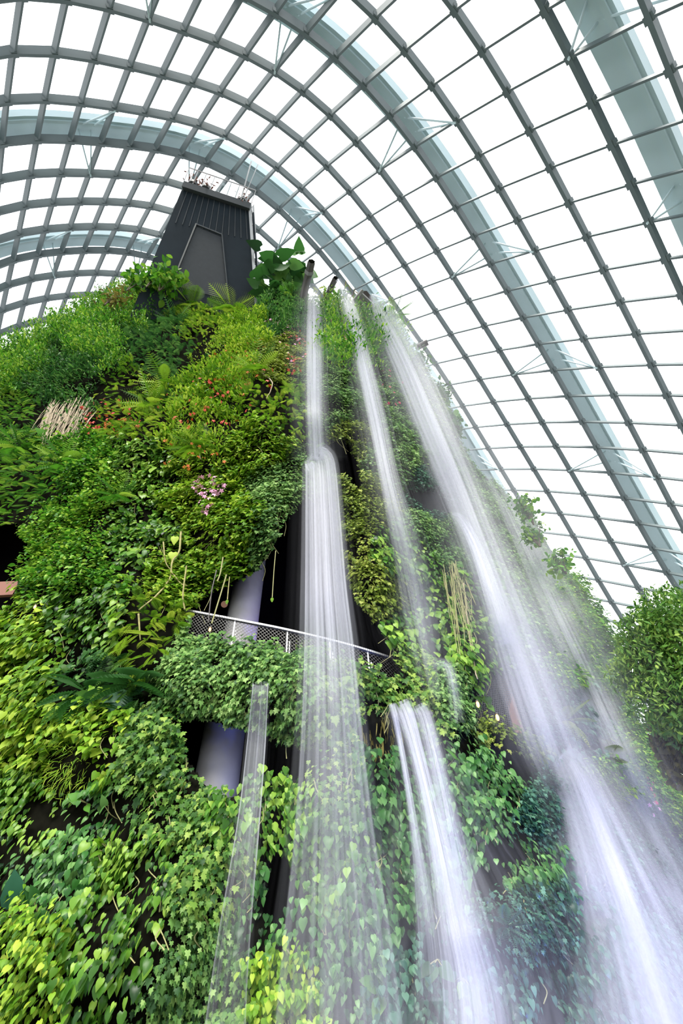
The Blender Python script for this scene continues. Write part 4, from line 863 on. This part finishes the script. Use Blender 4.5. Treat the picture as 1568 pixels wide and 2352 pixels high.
# ------------------------------------------------------------------ falling water
def path(pts):
    """rows (px, py, metres clear of the wall, width in the photo, density) -> points, half widths, density"""
    q = spline(pts, 48); px, py = q[:, 0], q[:, 1]
    r = np.array([np.linalg.norm(on(x, y)[0]-CAM) for x, y in zip(px, py)]); k = np.array([1, 2, 3, 4, 5, 4, 3, 2, 1.0]); k /= k.sum()
    rr = np.convolve(np.pad(r, 4, mode='edge'), k, 'valid'); Y = (ray(px, py)[:, 1]*rr)-q[:, 2]
    P = aty(px, py, np.maximum(Y, 2.0)); R = np.linalg.norm(P-CAM, axis=1)
    return P, q[:, 3]*R/FPX/2, np.clip(q[:, 4], 0, 1)
WA = .5      # overall thickness of the falling water
def fall(name, lab, pts, n, width=.03, mk='water', spread=.5, sheet=False, group='waterfalls', pw=1.0, lmin=.25, alpha=.2, fringe=0, depth_=.4, glassy=False, opac=0, layers=4):
    P, H, D = path(pts); m_ = len(P); t = empty(name, P[0]); tag(t, lab, 'waterfall', group)
    T = unit(np.gradient(P, axis=0)); vw = unit(P-CAM); X = unit(np.cross(T, vw)); Yv = np.cross(X, T)
    def strands(n, uu, vv, wid, al, nm):
        al = al*WA
        ns = 14; s0 = RNG.uniform(-.25, 1-lmin*.5, n); L = RNG.uniform(lmin, 1.0, n); s0[: n//3] = 0
        s = np.clip(s0[:, None]+L[:, None]*np.linspace(0, 1, ns)[None], 0, 1); x = s*(m_-1); i = np.minimum(x.astype(int), m_-2); f = (x-i)
        L3 = lambda A: A[i]*(1-f)[..., None]+A[i+1]*f[..., None]; L1 = lambda A: A[i]*(1-f)+A[i+1]*f
        h = L1(H); c = L3(P)+L3(X)*(uu[:, None]*h)[..., None]+L3(Yv)*(vv[:, None]*h*depth_)[..., None]
        g = RNG.uniform(-.9, .9, n); d = L3(X)*np.cos(g)[:, None, None]+L3(Yv)*np.sin(g)[:, None, None]
        w_ = wid*np.exp(RNG.normal(0, .5, n))[:, None, None]*(.6+.9*s[..., None])
        v = np.stack([c-d*w_, c+d*w_], 2).reshape(-1, 3)
        e = np.sin(np.pi*np.clip(np.linspace(.0, 1, ns), 0, 1))**.5; a = al*np.exp(RNG.normal(0, .45, n))[:, None]*e[None]*L1(D)
        a[s0 <= 0, 0] = (al*L1(D))[s0 <= 0, 0]
        base = (np.arange(n)*ns*2)[:, None]+np.arange(ns-1)[None]*2
        fq = np.stack([base, base+1, base+3, base+2], -1).reshape(-1, 4)
        put(nm, np_mesh(nm, v, fq, {'alpha': np.clip(np.repeat(a.ravel(), 2), 0, 1)}), M[mk], t)
    def veils(A, lay, ext, sp, nm):                     # thin curtains of drops, one behind the other
        nu = 110; uu = np.linspace(-ext, ext, nu); ss = np.linspace(0, 1, m_)*m_*.045
        for k in range(lay):
            st = .62+.62*vnoise(np.stack([np.tile(uu*5.5+k*7.3, m_), np.repeat(ss, nu)], 1), 84, 1.0)+.5*vnoise(np.stack([np.tile(uu*17+k*3.1, m_), np.repeat(ss*1.6, nu)], 1), 85, 1.0)+.3*vnoise(np.stack([np.tile(uu*40+k*9.7, m_), np.repeat(ss*2.5, nu)], 1), 86, 1.0)
            pr = np.exp(-(np.abs(uu)/sp)**2.4)*(np.abs(uu) < ext); pr = np.clip((pr-.02)/.98, 0, 1)
            a = (1-(1-A*D)**(1.6/lay))[:, None]*np.clip(st.reshape(m_, nu), .06, 1.7)*pr[None]
            d = depth_*((k-(lay-1)/2)/max(1, lay-1)*1.3); cv = .25*(1-(uu/ext)**2)
            v = P[:, None]+X[:, None]*(uu[None, :, None]*H[:, None, None])-Yv[:, None]*((d+cv)[None, :, None]*H[:, None, None])
            f = [(i*nu+j, i*nu+j+1, (i+1)*nu+j+1, (i+1)*nu+j) for i in range(m_-1) for j in range(nu-1)]
            put(nm, np_mesh(nm, v.reshape(-1, 3), f, {'alpha': np.clip(a.ravel(), 0, 1)}), M[mk], t, True)
    if opac: veils(opac, layers, 1.9 if pw <= 1 else 1.25, spread*1.75 if pw <= 1 else 1.0, 'veil')
    n = int(n*.16)+6; alpha *= 1.3
    u = RNG.normal(0, spread, n) if pw <= 1 else np.clip(RNG.uniform(-1, 1, n), -1, 1)
    strands(n, u, RNG.normal(0, .6, n), width, alpha, 'streams')
    if fringe: veils(opac*(.22 if pw <= 1 else .10), 2, 3.2 if pw <= 1 else 2.0, 2.0 if pw <= 1 else 1.3, 'spray')
    if sheet:
        nu = 70; uu = np.linspace(-1, 1, nu); ar = .5+.5*np.abs(vnoise(np.stack([uu*9, uu*0], 1), 81, 1.0))+.35*RNG.uniform(-1, 1, nu); ar[np.abs(uu) > .93] += .35
        if glassy: ar = .36+.2*vnoise(np.stack([uu*4, uu*0], 1), 83, 1.0)+1.3*np.exp(-((1-np.abs(uu))/.10)**2)
        ar = np.clip(ar, .10, 1.5); v = P[:, None]+X[:, None]*(uu[None, :, None]*H[:, None, None])+Yv[:, None]*((.25*np.cos(uu*1.5)-.25)[None, :, None]*H[:, None, None])
        a = .8*sheet*ar[None]*D[:, None]*(1-.15*np.abs(vnoise(np.stack([np.repeat(np.arange(m_)*.3, nu), np.tile(uu*5, m_)], 1), 82, 1.0).reshape(m_, nu)))
        f = [(i*nu+j, i*nu+j+1, (i+1)*nu+j+1, (i+1)*nu+j) for i in range(m_-1) for j in range(nu-1)]
        put('sheet', np_mesh('sheet', v.reshape(-1, 3), f, {'alpha': np.clip(a.ravel(), 0, 1)}), M['water'], t, True)
    return t
fall('thin_stream', 'thin straight stream dropping from the thick spout onto the ivy dome', [(717, 606, .6, 5, .25), (719, 680, .9, 28, .6), (720, 800, 1.2, 40, 1), (722, 930, 1.3, 42, .9), (728, 1058, 1.2, 44, .8)], 260, .04, 'veil', .42, alpha=.12, fringe=120, lmin=.5, opac=0.6, layers=3)
fall('water_curtain', 'broad white water curtain falling from the ledge past the railing', [(727, 1054, .55, 62, 1), (736, 1075, .9, 68, 1), (742, 1200, 1.0, 80, .95), (748, 1350, 1.1, 92, .85), (756, 1500, 1.3, 108, .55), (762, 1700, 1.3, 125, .34), (768, 1950, 1.3, 150, .25), (775, 2200, 1.3, 180, .2), (780, 2600, 1.2, 200, .18)], 520, .022, 'water', .55, sheet=.68, pw=2, alpha=.15, fringe=160, lmin=.12, opac=0.5, layers=3)
fall('middle_stream', 'second upper stream leaning right from the thin spout to the wet leaves', [(776, 642, .5, 10, .8), (800, 700, .9, 28, 1), (830, 820, 1.2, 36, 1), (860, 950, 1.3, 44, .9), (893, 1110, 1.3, 48, .7), (930, 1260, 1.1, 70, .4), (965, 1420, .9, 85, .3), (990, 1560, .7, 60, .12), (1000, 1620, .7, 50, 0)], 380, .045, 'veil', .42, alpha=.15, fringe=200, opac=0.58, layers=3)
fall('big_fall', 'biggest fall, arching from the scoop spout down to the netted window', [(856, 678, .5, 18, .5), (880, 730, 1.0, 60, .8), (930, 830, 1.6, 78, .95), (985, 960, 1.8, 92, 1), (1040, 1090, 1.9, 96, .95), (1095, 1230, 1.9, 92, .85), (1150, 1380, 1.8, 100, .85), (1205, 1540, 1.7, 112, .9), (1260, 1690, 1.9, 120, .6), (1290, 1765, 2.1, 110, .25), (1312, 1830, 2.2, 100, .0)], 620, .05, 'veil', .45, alpha=.15, fringe=260, lmin=.2, opac=0.5, layers=4)
fall('arching_jet', 'small bright jet arching out of the rock into the big fall', [(1038, 1181, .3, 8, 1), (1058, 1192, .9, 18, 1), (1085, 1240, 1.9, 24, 1), (1112, 1310, 2.4, 30, .8), (1140, 1400, 2.5, 36, .3), (1165, 1480, 2.5, 40, .15)], 150, .02, 'water', .42, sheet=.75, alpha=.22, lmin=.4, opac=0.8, layers=2)
fall('wide_cascade', 'wide lower cascade pouring to the lower right corner', [(1283, 1742, .7, 40, .9), (1310, 1770, .9, 85, 1), (1355, 1880, 1.2, 110, .95), (1410, 2030, 1.4, 140, .9), (1470, 2200, 1.5, 175, .85), (1540, 2420, 1.5, 215, .8), (1600, 2620, 1.5, 250, .8)], 520, .026, 'water', .5, alpha=.095, fringe=240, lmin=.2, opac=0.5, layers=4)
fall('bright_edge_stream', 'bright narrow stream along the upper right edge of the wide cascade', [(1308, 1752, .9, 14, 1), (1342, 1800, 1.1, 26, 1), (1385, 1900, 1.3, 30, .8), (1440, 2050, 1.5, 26, .6), (1500, 2230, 1.5, 26, .5), (1556, 2420, 1.5, 30, .4)], 130, .02, 'water', .45, alpha=.25, sheet=.4, opac=0.3, layers=2)
fall('right_veil', 'soft misty veil right of the big fall, reaching the right edge', [(1120, 1095, .6, 40, .3), (1165, 1170, 1.2, 46, .6), (1225, 1300, 1.5, 50, .7), (1290, 1440, 1.6, 60, .75), (1350, 1570, 1.6, 66, .8), (1410, 1700, 1.5, 64, .7), (1470, 1830, 1.4, 70, .6), (1530, 1960, 1.3, 80, .5), (1600, 2120, 1.2, 90, .4)], 420, .035, 'veil', .45, alpha=.08, fringe=140, opac=0.5, layers=3)
fall('faint_veil', 'faintest outer veil grazing the right skyline', [(1180, 1140, .6, 24, .4), (1240, 1260, 1.1, 34, .6), (1300, 1380, 1.3, 44, .55), (1370, 1520, 1.3, 60, .35), (1430, 1640, 1.2, 70, .2)], 240, .03, 'veil', .5, alpha=.09, fringe=120, opac=0.32, layers=3)
fall('narrow_fall', 'narrow flat ribbon of water from the spout in the balcony ivy', [(598, 1574, .9, 33, 1), (597, 1590, 1.15, 33, 1), (589, 1700, 1.3, 37, .9), (575, 1850, 1.4, 40, .75), (558, 1990, 1.5, 46, .6), (540, 2130, 1.5, 52, .45), (522, 2300, 1.4, 58, .38), (512, 2430, 1.3, 64, .35)], 26, .012, 'water', .5, sheet=.62, pw=2, alpha=.12, fringe=24, glassy=True, lmin=.5, opac=0.12, layers=2)
fall('cascade_strand', 'thin left strand of the cascade below the mossy pillar', [(900, 1618, .5, 14, 1), (910, 1660, .8, 12, .9), (925, 1740, 1.0, 12, .8), (943, 1850, 1.1, 14, .6), (965, 2000, 1.2, 22, .4), (985, 2150, 1.2, 34, .25), (1000, 2300, 1.1, 40, .15)], 40, .014, 'water', .5, alpha=.4, sheet=.5, group='strands of the cascade below the mossy pillar', opac=0.35, layers=2)
fall('cascade_strand', 'bright middle strand of the cascade below the mossy pillar', [(922, 1618, .5, 34, 1), (935, 1650, .8, 34, 1), (955, 1720, 1.1, 28, .95), (982, 1830, 1.2, 28, .85), (1010, 1960, 1.2, 40, .7), (1040, 2120, 1.2, 54, .55), (1075, 2300, 1.2, 74, .45), (1095, 2600, 1.1, 90, .4)], 130, .016, 'water', .5, alpha=.24, sheet=.42, fringe=50, group='strands of the cascade below the mossy pillar', opac=0.6, layers=2)
fall('cascade_strand', 'right strand of the cascade below the mossy pillar', [(964, 1624, .6, 26, 1), (976, 1650, .9, 28, 1), (994, 1720, 1.1, 30, .85), (1018, 1830, 1.2, 36, .7), (1042, 1960, 1.2, 46, .6), (1072, 2120, 1.2, 64, .5), (1110, 2300, 1.2, 84, .42), (1135, 2600, 1.1, 100, .38)], 150, .016, 'water', .5, alpha=.18, sheet=.28, fringe=50, group='strands of the cascade below the mossy pillar', opac=0.38, layers=2)
fall('trickle', 'thin trickle over the mossy ledge above the mossy pillar', [(985, 1530, .4, 14, .5), (1010, 1522, .6, 20, .7), (1030, 1535, .8, 22, .8), (1042, 1590, .8, 26, .4), (1050, 1660, .8, 30, .2)], 70, .014, 'water', .5, alpha=.2, opac=0.3, layers=2)
fall('drifting_spray', 'wide drifting spray around the big fall on the right half of the wall', [(900, 760, 1.6, 90, .4), (1000, 980, 2.0, 190, .8), (1120, 1240, 2.2, 280, 1), (1230, 1480, 2.2, 330, 1), (1330, 1700, 2.0, 330, .8), (1430, 1950, 1.8, 330, .65), (1520, 2200, 1.7, 360, .6), (1600, 2600, 1.6, 380, .5)], 420, .05, 'veil', .5, alpha=.032, lmin=.12, opac=0.09, layers=2)
fall('drifting_spray', 'thin drifting spray around the twin cascade and bottom edge', [(930, 1640, 1.1, 60, .2), (980, 1800, 1.4, 170, .6), (1020, 2000, 1.5, 280, .9), (1060, 2200, 1.5, 380, 1), (1090, 2600, 1.4, 460, 1)], 420, .03, 'veil', .5, alpha=.03, lmin=.15, opac=0.07, layers=2)
def lip(px, py, w_, lab, out=.35):
    p, nrm = on(px, py, out); t = empty('spill_ledge', p); tag(t, lab, 'ledge', 'spill ledges'); r = np.linalg.norm(p-CAM); hw = w_*r/FPX/2; s1 = unit(np.cross(nrm, (0, 0, 1.0)))
    m = MB(); m.box(p-nrm*.45-np.array((0, 0, .1)), s1*hw*1.05, nrm*.45, np.array((0, 0, .06))); m.build('ledge_stone', M['slab'], t, bevel=.03)
lip(727, 1066, 62, 'dark ledge spilling the broad water curtain'); lip(938, 1628, 96, 'mossy ledge spilling the twin cascade')
